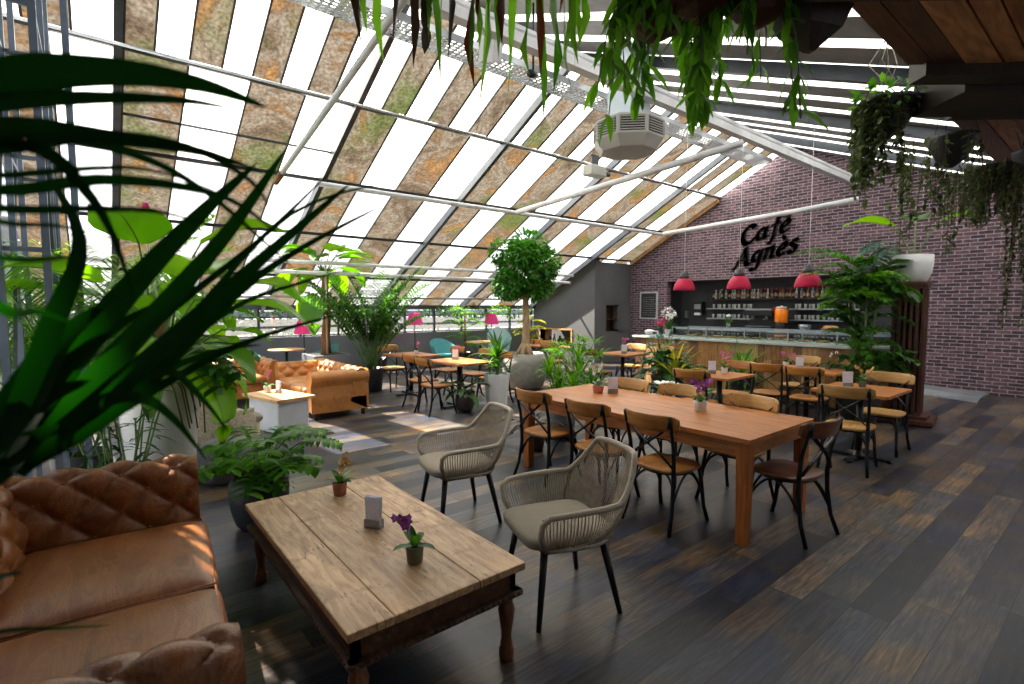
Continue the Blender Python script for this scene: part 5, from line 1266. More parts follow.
def build_small():
    z = .477
    orchid('amber orchid in a small terracotta pot at the far end of the coffee table', (-3.14, 1.165, z), 'terracotta', 'petal_yellow', .24, .045, .085)
    orchid('purple orchid in a small sage green pot at the near end of the coffee table', (-2.08, 1.115, z), 'sage_pot', 'petal_purple', .26, .042, .08, spikes=1, nf=12, lean=.07, rz=2.6)
    menu_holder('steel holder packed with menu cards in the middle of the coffee table', (-2.56, 1.13, z), .5)
    z = .762
    orchid('white orchid in a pink glass pot at the left part of the dining table', (-3.55, 4.05, z), 'pink_pot', 'petal_white', .30, .06, .075, rz=1, nf=8)
    menu_holder('menu holder beside the white orchid on the dining table', (-3.44, 4.15, z), .8)
    orchid('magenta orchid in a white pot in the middle of the dining table', (-2.37, 4.02, z), 'white_plastic', 'petal_purple', .27, .055, .085, rz=2, nf=12, lean=.035)
    menu_holder('menu holder on the table next to the slatted plant stand', (-2.06, 6.52, z), .6)
    orchid('amber orchid on the table next to the slatted plant stand', (-1.95, 6.62, z), 'sage_pot', 'petal_yellow', .22, .04, .07)
    menu_holder('menu holder on the table directly before the bar counter', (-3.1, 7.85, z), .7)
    orchid('white orchid on the table directly before the bar counter', (-2.82, 8.1, z), 'sage_pot', 'petal_white', .27, .04, .07, spikes=1)
    orchid('pale pink orchid on the table directly before the bar counter', (-3.34, 7.98, z), 'white_plastic', 'petal_pink', .2, .04, .07)
    menu_holder('menu holder on the small table behind the dining table', (-3.62, 6.4, z), .7)
    orchid('pink orchid on the small table behind the dining table', (-3.5, 6.5, z), 'white_plastic', 'petal_pink', .3, .045, .08)
    menu_holder('menu holder on the sunlit table behind the tall white pot', (-7.3, 4.72, z), .6)
    orchid('pink orchid on the sunlit table behind the tall white pot', (-7.5, 4.85, z), 'white_plastic', 'petal_pink', .22, .04, .07)
    orchid('pink orchid on the sunlit table beside the areca palm', (-8.6, 4.7, z), 'white_plastic', 'petal_pink', .22, .04, .07)
    orchid('pink orchid on the table by the left end of the counter', (-6.35, 7.95, z), 'white_plastic', 'petal_pink', .28, .04, .07)
    menu_holder('menu holder on the table by the left end of the counter', (-6.2, 7.8, z), .6)
    menu_holder('menu holder on the low side table near the tan sofa', (-7.45, 1.95, .472), .2)
    orchid('pink orchid on the low side table near the tan sofa', (-7.62, 1.85, .472), 'white_plastic', 'petal_pink', .3, .05, .09)
build_small()

def build_bar():
    # counter body
    x0, x1, y0, y1 = -6.85, -2.3, 9.0, 9.75
    o = thing('bar_counter', 'long bar counter fronted with reclaimed vertical planks', 'counter', (0, 0, 0))
    p = MB(); rr = random.Random(3); x = x0
    while x < x1 - .01:
        w = min(rr.uniform(.09, .2), x1 - x); zs = [.06] + ([rr.uniform(.3, .8)] if rr.random() < .5 else []) + [1.0]
        for a, b in zip(zs, zs[1:]): p.b2((x + .002, y0, a + .002), (x + w - .002, y0 + .025 + rr.uniform(0, .008), b))
        x += w
    y = y0
    while y < y1 - .01: w = min(.15, y1 - y); p.b2((x0, y + .002, .06), (x0 + .025, y + w - .002, 1.0)); y += w
    p.build('plank_front', 'counter_planks', o)
    b = MB(); b.b2((x0 + .03, y0 + .03, 0), (x1, y1, .99)); b.build('carcass', 'dark_recess', o)
    t = MB(); t.b2((x0 - .06, y0 - .05, 1.0), (x1 + .05, y1, 1.04)); t.build('worktop', 'ledge', o, bevel=.004)
    # display case
    o = thing('display_case', 'low glass display case with steel rails on the bar counter', 'display case', (0, 0, 0))
    cx0 = -6.05; g = MB(); g.add([(cx0, y0 + .12, 1.04), (x1, y0 + .12, 1.04), (x1, y0 + .12, 1.235), (cx0, y0 + .12, 1.235)], [(0, 1, 2, 3)]); g.add([(cx0, y0 + .12, 1.04), (cx0, y1 - .05, 1.04), (cx0, y1 - .05, 1.235), (cx0, y0 + .12, 1.235)], [(0, 1, 2, 3)]); g.build('glass_pane', 'glass', o)
    tp = MB(); tp.add([(cx0, y0 + .12, 1.236), (x1, y0 + .12, 1.236), (x1, y1 - .05, 1.236), (cx0, y1 - .05, 1.236)], [(0, 1, 2, 3)]); tp.build('glass_top', 'glass', o)
    r = MB(); r.b2((cx0, y0 + .11, 1.228), (x1, y0 + .135, 1.246)); r.b2((cx0, y1 - .06, 1.228), (x1, y1 - .04, 1.246))
    for i in range(6): x = cx0 + (x1 - cx0 - .02) * i / 5; r.b2((x, y0 + .11, 1.04), (x + .02, y0 + .13, 1.24)); r.b2((x, y1 - .06, 1.04), (x + .02, y1 - .04, 1.24))
    r.build('rail', 'shelf_steel', o)
    s_ = MB(); s_.b2((cx0 + .02, y0 + .2, 1.13), (x1, y1 - .1, 1.137)); s_.build('glass_shelf', 'glass', o)
    k = 0
    for i in range(13):
        x = cx0 + .25 + i * .27; t = thing('pastry_tray', 'small white tray of pastries inside the glass display case', 'tray', (x, 9.42, 1.041), 0, 'pastry trays in the display case')
        MB().b2((-.11, -.14, 0), (.11, .14, .012)).build('tray', 'white_plastic', t)
        c = MB()
        for a in (-.06, .0, .06):
            for b_ in (-.08, 0, .08): c.ball((a, b_, .03), (.026, .034, .02), 8)
        c.build('pastries', 'pastry', t)
    # items on the counter's left end
    o = thing('potted_orchid', 'white orchid in a pale pot standing on the left part of the counter', 'plant', (-6.28, 9.35, 1.04))
    MB().lathe(cyl(.06, .085, .13), n=18).build('pot', 'ledge', o); f = MB(); rosette(f, (0, 0, .12), 16, .26, .02, .6, 1.5, 1.0, .4); f.build('leaves', 'leaf', o)
    b = MB(); bush(b, (0, 0, .48), (.14, .1, .1), 60, .07, .06, 0); b.build('flowers', 'petal_white', o); MB().tube([(0, 0, .1), (.02, 0, .3), (0, 0, .48)], .004, 5).build('stem', 'stem', o)
    o = thing('potted_anthurium', 'magenta flower left of the white orchid on the counter', 'plant', (-6.52, 9.42, 1.04))
    MB().lathe(cyl(.045, .06, .10), n=16).build('pot', 'charcoal', o); f = MB(); rosette(f, (0, 0, .09), 10, .2, .02, .5, 1.4, 1.0, .4); f.build('leaves', 'leaf_dark', o); b = MB(); bush(b, (0, 0, .30), (.07, .07, .06), 40, .07, .06, 0); b.tube([(0, 0, .08), (0, 0, .30)], .004, 5); b.build('flowers', 'petal_magenta', o)
    o = thing('vase', 'small vase of white flowers behind the glass display case', 'vase', (-5.15, 9.66, 1.2465)); o.location.z = 1.247
    MB().lathe([(.035, 0), (.04, .05), (.025, .09), (.03, .10)], n=14).build('body', 'clear_glass', o); f = MB(); bush(f, (0, 0, .13), (.05, .05, .05), 40, .06, .03, 0); f.ball((0, 0, .22), (.05, .05, .03), 8, 1); f.tube([(0, 0, .05), (0, 0, .22)], .003, 4, 0); f.build('flowers', ['leaf', 'petal_white'], o)
    tag(MB().lathe([(.03, 0), (.09, .02), (.11, .07), (.10, .10), (.04, .12), (.002, .122)], (-6.72, 9.3, 1.04), 20).build('sugar_bowl', 'white_plastic'), 'white lidded bowl at the left end of the counter', 'bowl')
    o = thing('card_reader', 'pale blue card box on the left part of the counter', 'box', (-6.5, 9.2, 1.04), .3); MB().b2((-.06, -.04, 0), (.06, .04, .10)).build('body', 'blueish_white', o, bevel=.01); MB().b2((-.045, -.042, .03), (.045, -.0405, .08)).build('panel', 'charcoal', o)
    # back counter
    bx0, bx1 = -8.3, -3.3
    o = thing('back_counter', 'dark back counter under the bottle shelves', 'counter', (0, 0, 0))
    b = MB(); b.b2((bx0, 12.75, 0), (bx1, 13.55, 1.02)); b.build('cabinet', 'charcoal', o); t = MB(); t.b2((bx0 - .02, 12.72, 1.02), (bx1 + .02, 13.57, 1.06)); t.build('worktop', 'shelf_steel', o)
    d = MB()
    for i in range(10): d.b2((bx0 + .05 + i * .49, 12.735, .1), (bx0 + .5 + i * .49, 12.75, .95))
    d.build('doors', 'black', o)
    # shelves
    def shelf(lab, a, b, z, m): 
        t = MB(); t.b2((a, 13.32, z - .03), (b, 13.615, z)); return tag(t.build('wall_shelf', m), lab, 'shelf', 'shelves on the back wall of the bar')
    shelf('long top shelf carrying the bottles behind the bar', -7.75, -4.05, 1.86, 'black')
    shelf('left middle steel shelf behind the bar', -7.75, -6.45, 1.60, 'shelf_steel'); shelf('left lower steel shelf behind the bar', -7.75, -6.45, 1.33, 'shelf_steel')
    shelf('right middle steel shelf behind the bar', -5.55, -4.05, 1.60, 'shelf_steel'); shelf('right lower steel shelf behind the bar', -5.55, -4.05, 1.33, 'shelf_steel')
    protos = {}
    rr = random.Random(11)
    def bottle(kind, loc):
        prof = {'amber_glass': [(.036, 0), (.038, .01), (.038, .15), (.015, .19), (.013, .24), (.015, .245)], 'green_glass': [(.034, 0), (.036, .01), (.036, .13), (.02, .18), (.013, .20), (.013, .25)], 'dark_glass': [(.04, 0), (.042, .01), (.042, .14), (.034, .165), (.013, .18), (.014, .24)], 'clear_glass': [(.036, 0), (.038, .01), (.038, .12), (.030, .16), (.013, .18), (.014, .225)]}[kind]
        if kind not in protos:
            o = thing('bottle', 'small %s spirit bottle among those on the top bar shelf' % {'amber_glass': 'amber', 'green_glass': 'green', 'dark_glass': 'dark', 'clear_glass': 'pale clear'}[kind], 'bottle', loc, 0, 'bottles on the top bar shelf')
            MB().lathe(prof, n=12).build('body', kind, o); h = prof[-1][1]
            r0 = prof[1][0] + .001; MB().lathe([(r0, .04), (r0, .11)], n=12, cap=False).build('label', 'label', o); MB().lathe([(.016, h - .03), (.017, h + .015), (.002, h + .016)], n=10).build('cap', rr.choice(['black', 'pink', 'ledge']), o)
            protos[kind] = o; return o
        return dup(protos[kind], loc)
    x = -7.62
    while x < -4.75:
        bottle(rr.choice(['amber_glass', 'amber_glass', 'green_glass', 'dark_glass', 'clear_glass', 'clear_glass']), (x, 13.45 + rr.uniform(-.05, .05), 1.861)); x += rr.uniform(.08, .10)
    # glasses on the shelves
    gl = thing('drinking_glass', 'clear tumbler among those standing on the steel bar shelves', 'glass', (-7.6, 13.45, 1.601), 0, 'glasses on the steel bar shelves')
    MB().lathe([(.028, 0), (.03, .004), (.036, .11), (.033, .11), (.028, .01)], n=12).build('body', 'clear_glass', gl)
    first = True
    for zz, a, b in ((1.601, -7.6, -6.5), (1.331, -7.6, -6.5), (1.601, -5.45, -4.12), (1.331, -5.45, -4.12)):
        x = a
        while x < b:
            if first: first = False
            else: dup(gl, (x, 13.42 + .08 * ((int(x * 100)) % 2), zz))
            x += .105
    # picture, juice dispenser, machines
    o = thing('framed_picture', 'small pale picture in timber frame leaning on the bottle shelf', 'picture', (-4.45, 13.44, 1.861)); f = MB(); f.b2((-.14, -.012, 0), (.14, .012, .34)); f.build('frame', 'board_orange', o); MB().b2((-.115, -.015, .03), (.115, -.0125, .31)).build('picture', 'ledge', o)
    o = thing('juice_dispenser', 'glass dispenser full of orange juice behind the counter', 'dispenser', (-5.58, 12.98, 1.061))
    MB().lathe([(.13, 0), (.13, .17), (.11, .19)], n=20).build('stand', 'black', o); MB().lathe([(.125, .19), (.145, .22), (.145, .50), (.13, .53)], n=24).build('jar', 'juice', o); MB().lathe([(.12, .53), (.125, .55), (.12, .58), (.03, .59), (.025, .61), (.002, .615)], n=20).build('lid', 'clear_glass', o); MB().tube([(0, -.13, .24), (0, -.18, .24), (0, -.18, .20)], .012, 8).build('tap', 'shelf_steel', o)
    o = thing('coffee_machine', 'black and steel coffee machine left of the juice dispenser', 'coffee machine', (-6.1, 13.05, 1.061))
    b = MB(); b.b2((-.34, -.18, .0), (.34, .22, .09)); b.b2((-.34, .05, .09), (.34, .22, .38)); b.b2((-.36, -.2, .36), (.36, .22, .50)); b.build('body', 'black', o, bevel=.015); t = MB(); t.b2((-.33, -.18, .50), (.33, .2, .53)); t.b2((-.3, -.19, .09), (.3, .04, .10)); t.build('cup_rail', 'shelf_steel', o)
    for s_ in (-.17, .17): g = MB(); g.lathe([(.035, .27), (.035, .35)], (s_, -.08, 0), 12); g.tube([(s_, -.1, .29), (s_, -.24, .27)], .012, 8); g.build('brew_group', 'shelf_steel', o)
    o = thing('coffee_grinder', 'small grinder with red hopper between coffee machine and juice dispenser', 'grinder', (-5.84, 12.92, 1.561)); o.location = (-5.82, 13.3, 1.061)
    b = MB(); b.b2((-.07, -.08, 0), (.07, .08, .38)); b.build('body', 'charcoal', o, bevel=.01); MB().lathe([(.05, .38), (.085, .42), (.085, .56), (.07, .57)], n=16).build('hopper', 'pink', o)
    o = thing('paper_towel_dispenser', 'black paper towel dispenser on the left recess wall', 'dispenser', (-8.08, 13.53, 1.45)); MB().b2((-.14, -.12, 0), (.14, .09, .34)).build('body', 'black', o, bevel=.03); MB().b2((-.09, -.135, -.05), (.09, -.06, .02)).build('paper', 'white_plastic', o); MB().b2((-.1, -.125, .12), (.1, -.121, .26)).build('window', 'shelf_steel', o)
    o = thing('soap_dispenser', 'slim pale soap dispenser left of the towel dispenser', 'dispenser', (-8.5, 13.56, 1.3)); MB().b2((-.04, -.06, 0), (.04, .06, .22)).build('body', 'shelf_steel', o, bevel=.01); MB().b2((-.02, -.08, -.02), (.02, -.05, .02)).build('nozzle', 'black', o)
    o = thing('steel_canister', 'steel canister at the right end of the back counter', 'canister', (-3.95, 13.0, 1.061)); MB().lathe([(.07, 0), (.075, .01), (.075, .26), (.06, .28)], n=16).build('body', 'ledge', o); MB().lathe([(.06, .28), (.062, .31), (.002, .315)], n=16).build('lid', 'shelf_steel', o)
    o = thing('kitchen_kettle', 'round steel bowl stack right of the juice dispenser', 'bowls', (-5.05, 13.0, 1.061)); MB().lathe([(.05, 0), (.12, .08), (.14, .16), (.13, .16)], n=20).build('bowl', 'shelf_steel', o)
    o.name = 'bowl_stack'
    o = thing('bread_basket', 'brown basket of loaves under the right bar shelves', 'basket', (-4.5, 13.0, 1.061)); MB().lathe([(.16, 0), (.2, .1), (.19, .1), (.15, .02)], n=20).build('basket', 'leg_teak', o); c = MB()
    for i in range(6): c.ball((.08 * cos(i), .08 * sin(i), .11), (.09, .05, .045), 8)
    c.build('loaves', 'pastry', o)
    # chalkboard
    o = thing('chalkboard', 'framed chalkboard menu on the brick wall left of the bar', 'chalkboard', (-9.35, YB - .03, 1.27)); f = MB()
    for a, b in (((-.31, -.02, 0), (.31, .02, .045)), ((-.31, -.02, .765), (.31, .02, .81)), ((-.31, -.02, .045), (-.265, .02, .765)), ((.265, -.02, .045), (.31, .02, .765))): f.b2(a, b)
    f.build('frame', 'ledge', o); MB().b2((-.265, -.008, .045), (.265, .012, .765)).build('board', 'board', o)
    c = MB(); rr = random.Random(8)
    for i in range(9):
        x = -.2
        while x < .18: w = rr.uniform(.02, .07); c.b2((x, -.011, .12 + i * .065), (x + w, -.0085, .128 + i * .065)); x += w + .02
    c.build('chalk_lines', 'ledge', o)
    # niche contents
    for i, (x, h, r, m) in enumerate(((-12.15, .22, .06, 'dark_glass'), (-11.95, .3, .05, 'clear_glass'), (-11.7, .26, .07, 'leaf_dark'), (-11.45, .2, .08, 'terracotta'), (-11.2, .3, .05, 'green_glass'))):
        o = thing('jar', ['short dark jar', 'tall pale bottle', 'leafy green jar', 'squat clay jar', 'tall green bottle'][i] + ' in the framed niche of the grey wall', 'jar', (x, 11.5, .441), 0, 'jars in the framed wall niche')
        MB().lathe([(r * .8, 0), (r, .02), (r, h * .6), (r * .5, h * .8), (r * .5, h)], n=14).build('body', m, o); MB().lathe([(r * .55, h), (r * .55, h + .02), (.002, h + .021)], n=12).build('lid', 'black', o)
build_bar()

def build_lamps():
    first = None
    for x, lab in ((-5.72, 'magenta dome pendant lamp, left one of three above the counter'), (-4.62, 'magenta dome pendant lamp, middle one of three above the counter'), (-3.47, 'magenta dome pendant lamp, right one of three above the counter')):
        loc = (x, 9.0, 1.98)
        if first: 
            n = dup(first, loc, 0, lab)
            for c in n.children:
                if c.name.startswith('cord'): bpy.data.objects.remove(c)
            MB().tube([(0, 0, .33), (0, 0, zr(x) - .0 - 1.98 if x > RX else zl(x) - 1.98)], .004, 5).build('cord', 'white_plastic', n); continue
        o = thing('pendant_lamp', lab, 'pendant lamp', loc, 0, 'pendant lamps above the counter'); first = o
        pr = [(.20, -.015), (.203, 0), (.195, .05), (.178, .105), (.148, .16), (.11, .20), (.08, .22)]
        MB().lathe(pr + [(r - .006, z) for r, z in pr[::-1]], n=32, cap=False).build('shade', 'pink', o)
        MB().lathe([(.095, .205), (.095, .265), (.075, .28), (.07, .32), (.04, .335), (.012, .36)], n=20).build('cap', 'charcoal', o)
        MB().ball((0, 0, .12), .04, 10).build('bulb', 'white_plastic', o)
        MB().tube([(0, 0, .33), (0, 0, zl(x) - 1.98)], .004, 5).build('cord', 'white_plastic', o)
    def floor_lamp(lab, loc, h):
        o = thing('floor_lamp', lab, 'floor lamp', loc, 0, 'pink floor lamps along the left wall')
        MB().lathe([(.15, 0), (.15, .02), (.02, .035)], n=20).build('base', 'black', o); MB().tube([(0, 0, .03), (0, 0, h)], .013, 8).build('pole', 'black', o)
        MB().lathe([(.22, h - .22), (.13, h + .08), (.126, h + .08), (.216, h - .22)], n=24, cap=False).build('lamp_shade', 'pink_cloth', o)
    floor_lamp('pink shaded floor lamp by the left wall behind the sunlit tables', (-12.05, 6.55, 0), 1.40); floor_lamp('pink shaded floor lamp next to the grey wall and pale blue egg chair', (-11.95, 8.98, 0), 1.36)
    floor_lamp('pink shaded floor lamp far behind the tan armchair', (-12.1, 3.75, 0), 1.25)
    # shell chairs along the left wall
    def shell_chair(lab, loc, rz, m='teal', big=1):
        o = thing('shell_chair', lab, 'chair', loc, rz, 'shell chairs along the left wall'); b = MB(); s_ = big
        def fn(i, j):
            a = pi * (i * 1.2 - .1); z = .40 + j * (.42 * s_) * (.55 + .45 * max(0, sin(a))); r = .26 + .07 * j
            return (r * cos(a), -r * sin(a) * .95 + .05, z)
        b.grid(fn, 20, 6); b.grid(lambda i, j: (fn(i, j)[0] * 1.06, fn(i, j)[1] * 1.06, fn(i, j)[2]), 20, 6); b.lathe([(.25, .38), (.27, .40), (.26, .44), (.002, .45)], n=20); b.build('shell', m, o)
        for x in (-1, 1):
            for y in (-1, 1): MB().tube([(x * .15, y * .14, .39), (x * .24, y * .23, 0)], [.014, .01], 6).build('leg', 'leg_teak', o)
    shell_chair('teal shell chair left of the small wooden table at the left wall', (-11.7, 2.35, 0), -1.3); shell_chair('teal shell chair right of the small wooden table at the left wall', (-11.6, 4.05, 0), 2.2)
    shell_chair('teal shell chair beneath the first pink lamp', (-11.35, 6.95, 0), -1.6); shell_chair('pale blue egg shaped lounge chair beside the grey wall lamp', (-11.3, 8.75, 0), -2.1, 'egg', 1.6)
    for lab, loc in (('small round wooden table between teal chairs at the left wall', (-11.7, 3.25, 0)), ('small round wooden table beside the pale blue egg chair', (-11.0, 7.9, 0))):
        o = thing('round_table', lab, 'table', loc, 0, 'small round tables along the left wall'); MB().lathe([(.36, .70), (.37, .71), (.37, .73), (.36, .735)], n=28).build('tabletop', 'board_orange', o); MB().tube([(0, 0, .02), (0, 0, .70)], .03, 10).build('pedestal', 'black', o); MB().lathe([(.24, 0), (.24, .012), (.03, .03)], n=20).build('base', 'black', o)
    # wicker lounge chair and pouf near the side table
    o = thing('wicker_lounge', 'pale woven wicker lounge chair lit by the sun behind the philodendron', 'armchair', (-6.35, 1.05, 0), .3)
    b = MB(); 
    def fn(i, j):
        a = pi * (i * 1.3 - .15); z = .06 + j * (.62 if sin(a) > .2 else .50); r = .40 + .03 * sin(j * 3.1)
        rp = 1 + .008 * sin(j * 60) + .008 * sin(i * 150)
        return (r * cos(a) * rp, -r * sin(a) * rp, z)
    b.grid(fn, 90, 30); b.lathe([(.38, .06), (.39, .36), (.002, .37)], n=24); b.build('woven_shell', 'wicker', o)
    c = MB(); rounded_cushion(c, (0, .02, .42), (.66, .62, .12), .03); c.build('seat_cushion', 'cushion', o)
    tag(MB().lathe([(.26, 0), (.33, .06), (.36, .17), (.33, .29), (.24, .35), (.002, .36)], (-5.55, 1.0, 0), 24).build('pouf', 'pouf'), 'round dark grey pouf on the floor behind the philodendron', 'pouf')
    o = thing('green_armchair', 'small green upholstered chair behind the white side table', 'armchair', (-8.3, 1.0, 0), -1.2)
    b = MB(); rounded_cushion(b, (0, 0, .36), (.55, .5, .16), .02); b.build('seat', 'sage_pot', o); b = MB(); rounded_cushion(b, (0, -.24, .62), (.55, .12, .5), 0); b.build('backrest', 'sage_pot', o)
    for x in (-1, 1):
        for y in (-1, 1): MB().tube([(x * .2, y * .18, .3), (x * .23, y * .21, 0)], .014, 6).build('leg', 'leg_teak', o)
    # fan heater
    o = thing('fan_heater', 'octagonal warm grey fan heater hanging from a pale duct', 'heater', (-4.36, 5.5, 3.63))
    MB().lathe([(.30, 0), (.36, .01), (.46, .14), (.46, .36), (.40, .40), (.002, .41)], n=8, smooth=False, ph=pi / 8).build('housing', 'fan_grey', o)
    s_ = MB()
    for k in range(8):
        a = k * pi / 4; c_ = Vector((cos(a), sin(a), 0)); t = Vector((-sin(a), cos(a), 0)); d = .46 * cos(pi / 8) + .004
        q = [c_ * d + t * u + Vector((0, 0, z)) for u, z in ((-.145, .165), (.145, .165), (.145, .345), (-.145, .345))]; s_.add(q, [(0, 1, 2, 3)], 0)
        for i in range(6): z = .18 + i * .03; s_.bar(c_ * (d + .008) - t * .14 + Vector((0, 0, z)), c_ * (d + .008) + t * .14 + Vector((0, 0, z)), .012, .009, 1)
    s_.build('louvres', ['black', 'fan_grey'], o)
    d = MB(); d.b2((-.19, -.19, .40), (.19, .19, zr(-4.36) - 3.63 - .05)); d.build('duct', 'duct', o)
    # loudspeaker and spotlight on the tray, motor on a rafter
    o = thing('loudspeaker', 'white box loudspeaker hanging below the cable tray', 'loudspeaker', (-4.6, 3.45, 4.28), .5); MB().b2((-.09, -.1, 0), (.09, .1, .28)).build('cabinet', 'white_plastic', o, bevel=.01, rot=(.4, .3, 0)); MB().tube([(0, 0, .25), (0, 0, zr(-4.6) - 4.30)], .012, 6).build('bracket', 'black', o)
    o = thing('security_camera', 'small black camera right of the white loudspeaker', 'camera', (-4.3, 3.80, 4.12), .5); b = MB(); b.tube([(0, -.09, 0), (0, .05, .03)], .04, 12); b.build('body', 'black', o); MB().tube([(0, 0, .03), (0, 0, zr(-4.3) - 4.14)], .012, 6).build('bracket', 'black', o)
    o = thing('vent_motor', 'grey ventilation motor mounted beneath the glass roof under the fan heater', 'motor', (-6.95, 7.75, 4.18)); b = MB(); b.b2((-.12, -.22, 0), (.12, .22, .2)); b.build('housing', 'fan_grey', o, bevel=.02); MB().tube([(0, .2, .1), (0, .42, .1)], .05, 10).build('shaft', 'charcoal', o); MB().b2((-.02, -.1, .18), (.02, .1, zl(-6.95) - 4.22)).build('bracket', 'rafter', o)
    # steel rack at the left edge
    o = thing('steel_rack', 'tall bluish steel lattice rack rising at the left edge behind the yucca', 'rack', (0, 0, 0)); ps = ((-4.91, -.46), (-5.35, -.37), (-5.78, -.27), (-5.96, -.17), (-6.16, -.60), (-6.35, -.66))
    ps = ((-4.45, -.42), (-5.35, -.42), (-6.25, -.42), (-4.45, -.20), (-5.35, -.20), (-6.25, -.20), (-5.35, -.06), (-6.25, -.06))
    for x, y in ps: MB().b2((x - .028, y - .02, 0), (x + .028, y + .02, roofz(x) - .12)).build('post', 'rack_steel', o)
    r = MB()
    for z in (.5, 1.2, 2.0, 2.75, 3.5):
        for y in (-.42, -.20): r.b2((-6.25, y - .012, z), (-4.45 , y + .012, z + .03))
        for x in (-4.45, -5.35, -6.25): r.b2((x - .012, -.42, z), (x + .012, -.06 if x < -5 else -.2, z + .03))
    r.build('rail', 'rack_steel', o); b = MB()
    for i, (xa, xb) in enumerate(((-4.45, -5.35), (-5.35, -6.25))):
        for z in (.5, 2.0): b.bar((xa, -.42, z), (xb, -.42, z + 1.4), .02, .03); b.bar((xa, -.2, z + 1.4), (xb, -.2, z), .02, .03)
    b.build('brace', 'rafter', o)
build_lamps()

def build_lettering():
    """broad-pen lettering on the brick: Café Agnès"""
    def stroke(mb, pts, w=.055, pen=.55, th=.42):
        """sweep a flat nib held at angle pen along pts, extruded a little off the wall"""
        P = []
        for i in range(len(pts) - 1):
            p0, p1, p2, p3 = [Vector((*pts[max(0, min(len(pts) - 1, i + k))], 0)) for k in (-1, 0, 1, 2)]
            for k in range(6): t = k / 6; P.append(.5 * ((2 * p1) + (p2 - p0) * t + (2 * p0 - 5 * p1 + 4 * p2 - p3) * t * t + (3 * p1 - p0 - 3 * p2 + p3) * t ** 3))
        P.append(Vector((*pts[-1], 0)))
        vs = []; n = 8
        for p in P:
            for k in range(n):
                a = 2 * pi * k / n; x, y = cos(a) * w, sin(a) * w * th
                vs.append((p.x + x * cos(pen) - y * sin(pen), p.y + x * sin(pen) + y * cos(pen)))
        return P, vs, n
    def letter(mb, strokes, ox, oy, s, org, ux, uy):
        for si, (pts, w) in enumerate(strokes):
            P, vs, n = stroke(mb, pts, w)
            for i in range(len(P) - 1):
                # convex hull of two neighbouring nibs, extruded
                q = vs[i * n:(i + 1) * n] + vs[(i + 1) * n:(i + 2) * n]
                q = sorted(set(q)); lo, hi = [], []
                for p in q:
                    while len(lo) > 1 and (lo[-1][0]-lo[-2][0])*(p[1]-lo[-2][1])-(lo[-1][1]-lo[-2][1])*(p[0]-lo[-2][0]) <= 0: lo.pop()
                    lo.append(p)
                for p in reversed(q):
                    while len(hi) > 1 and (hi[-1][0]-hi[-2][0])*(p[1]-hi[-2][1])-(hi[-1][1]-hi[-2][1])*(p[0]-hi[-2][0]) <= 0: hi.pop()
                    hi.append(p)
                h = lo[:-1] + hi[:-1]; N = len(h); dz = .0004 * si
                f3 = [org + ux * ((ox + x * s)) + uy * (oy + y * s) for x, y in h]
                b3 = [Vector((v.x, v.y - .045 - dz, v.z)) for v in f3]
                mb.add(list(f3) + b3, [tuple(range(N)), tuple(range(N, 2 * N))[::-1]] + [(k, k + N, (k + 1) % N + N, (k + 1) % N) for k in range(N)])
    B = .122
    L = {
     'C': ([([(.62, .80), (.50, .98), (.28, .97), (.10, .72), (.08, .38), (.24, .05), (.46, .03), (.64, .20)], B * 1.25)], .72),
     'a': ([([(.42, .52), (.28, .62), (.12, .48), (.08, .24), (.18, .03), (.32, .10), (.44, .36)], B), ([(.50, .62), (.44, .30), (.46, .06), (.58, .08)], B)], .62),
     'f': ([([(.56, .98), (.46, 1.08), (.36, .95), (.30, .55), (.24, .0), (.16, -.28), (.04, -.30)], B), ([(.12, .60), (.30, .61), (.48, .62)], B * .8)], .46),
     'é': ([([(.12, .30), (.36, .38), (.44, .54), (.32, .64), (.16, .50), (.10, .24), (.22, .02), (.44, .12)], B), ([(.30, .80), (.40, .92), (.48, .98)], B * .8)], .54),
     'A': ([([(.0, .02), (.16, .06), (.36, .50), (.56, .98)], B * .7), ([(.56, .98), (.64, .5), (.72, .06), (.86, .04)], B * 1.25), ([(.22, .33), (.42, .35), (.64, .35)], B * .7)], .92),
     'g': ([([(.42, .54), (.28, .62), (.12, .48), (.10, .26), (.20, .10), (.34, .18), (.44, .42)], B), ([(.50, .62), (.44, .20), (.36, -.22), (.18, -.36), (.04, -.24)], B)], .60),
     'n': ([([(.10, .60), (.16, .58), (.12, .30), (.10, .02)], B), ([(.14, .36), (.28, .58), (.42, .58), (.42, .34), (.40, .08), (.52, .06)], B)], .60),
     'è': ([([(.12, .30), (.36, .38), (.44, .54), (.32, .64), (.16, .50), (.10, .24), (.22, .02), (.44, .12)], B), ([(.22, .98), (.30, .90), (.36, .80)], B * .8)], .52),
     's': ([([(.42, .54), (.30, .64), (.16, .54), (.20, .40), (.36, .26), (.34, .08), (.18, .01), (.06, .14)], B)], .48)}
    o = thing('wall_lettering', 'black raised script lettering reading Café Agnès on the brick gable', 'sign', (0, 0, 0))
    for txt, org, end, s in (('Café', Vector((-6.60, YB - .004, 3.18)), Vector((-5.40, YB - .004, 3.44)), .44), ('Agnès', Vector((-6.80, YB - .004, 2.60)), Vector((-5.22, YB - .004, 2.95)), .46)):
        ux = (end - org).normalized(); tot = sum(L[c][1] for c in txt) * s; k = (end - org).length / tot
        uy = Vector((.12, 0, 1)); x = 0; mb = MB()
        for c in txt:
            st, adv = L[c]; letter(mb, [([(px_ * k, py_) for px_, py_ in pts], w) for pts, w in st], x, 0, s, org, ux, uy); x += adv * s * k
        mb.build('lettering', 'lettering', o)
build_lettering()

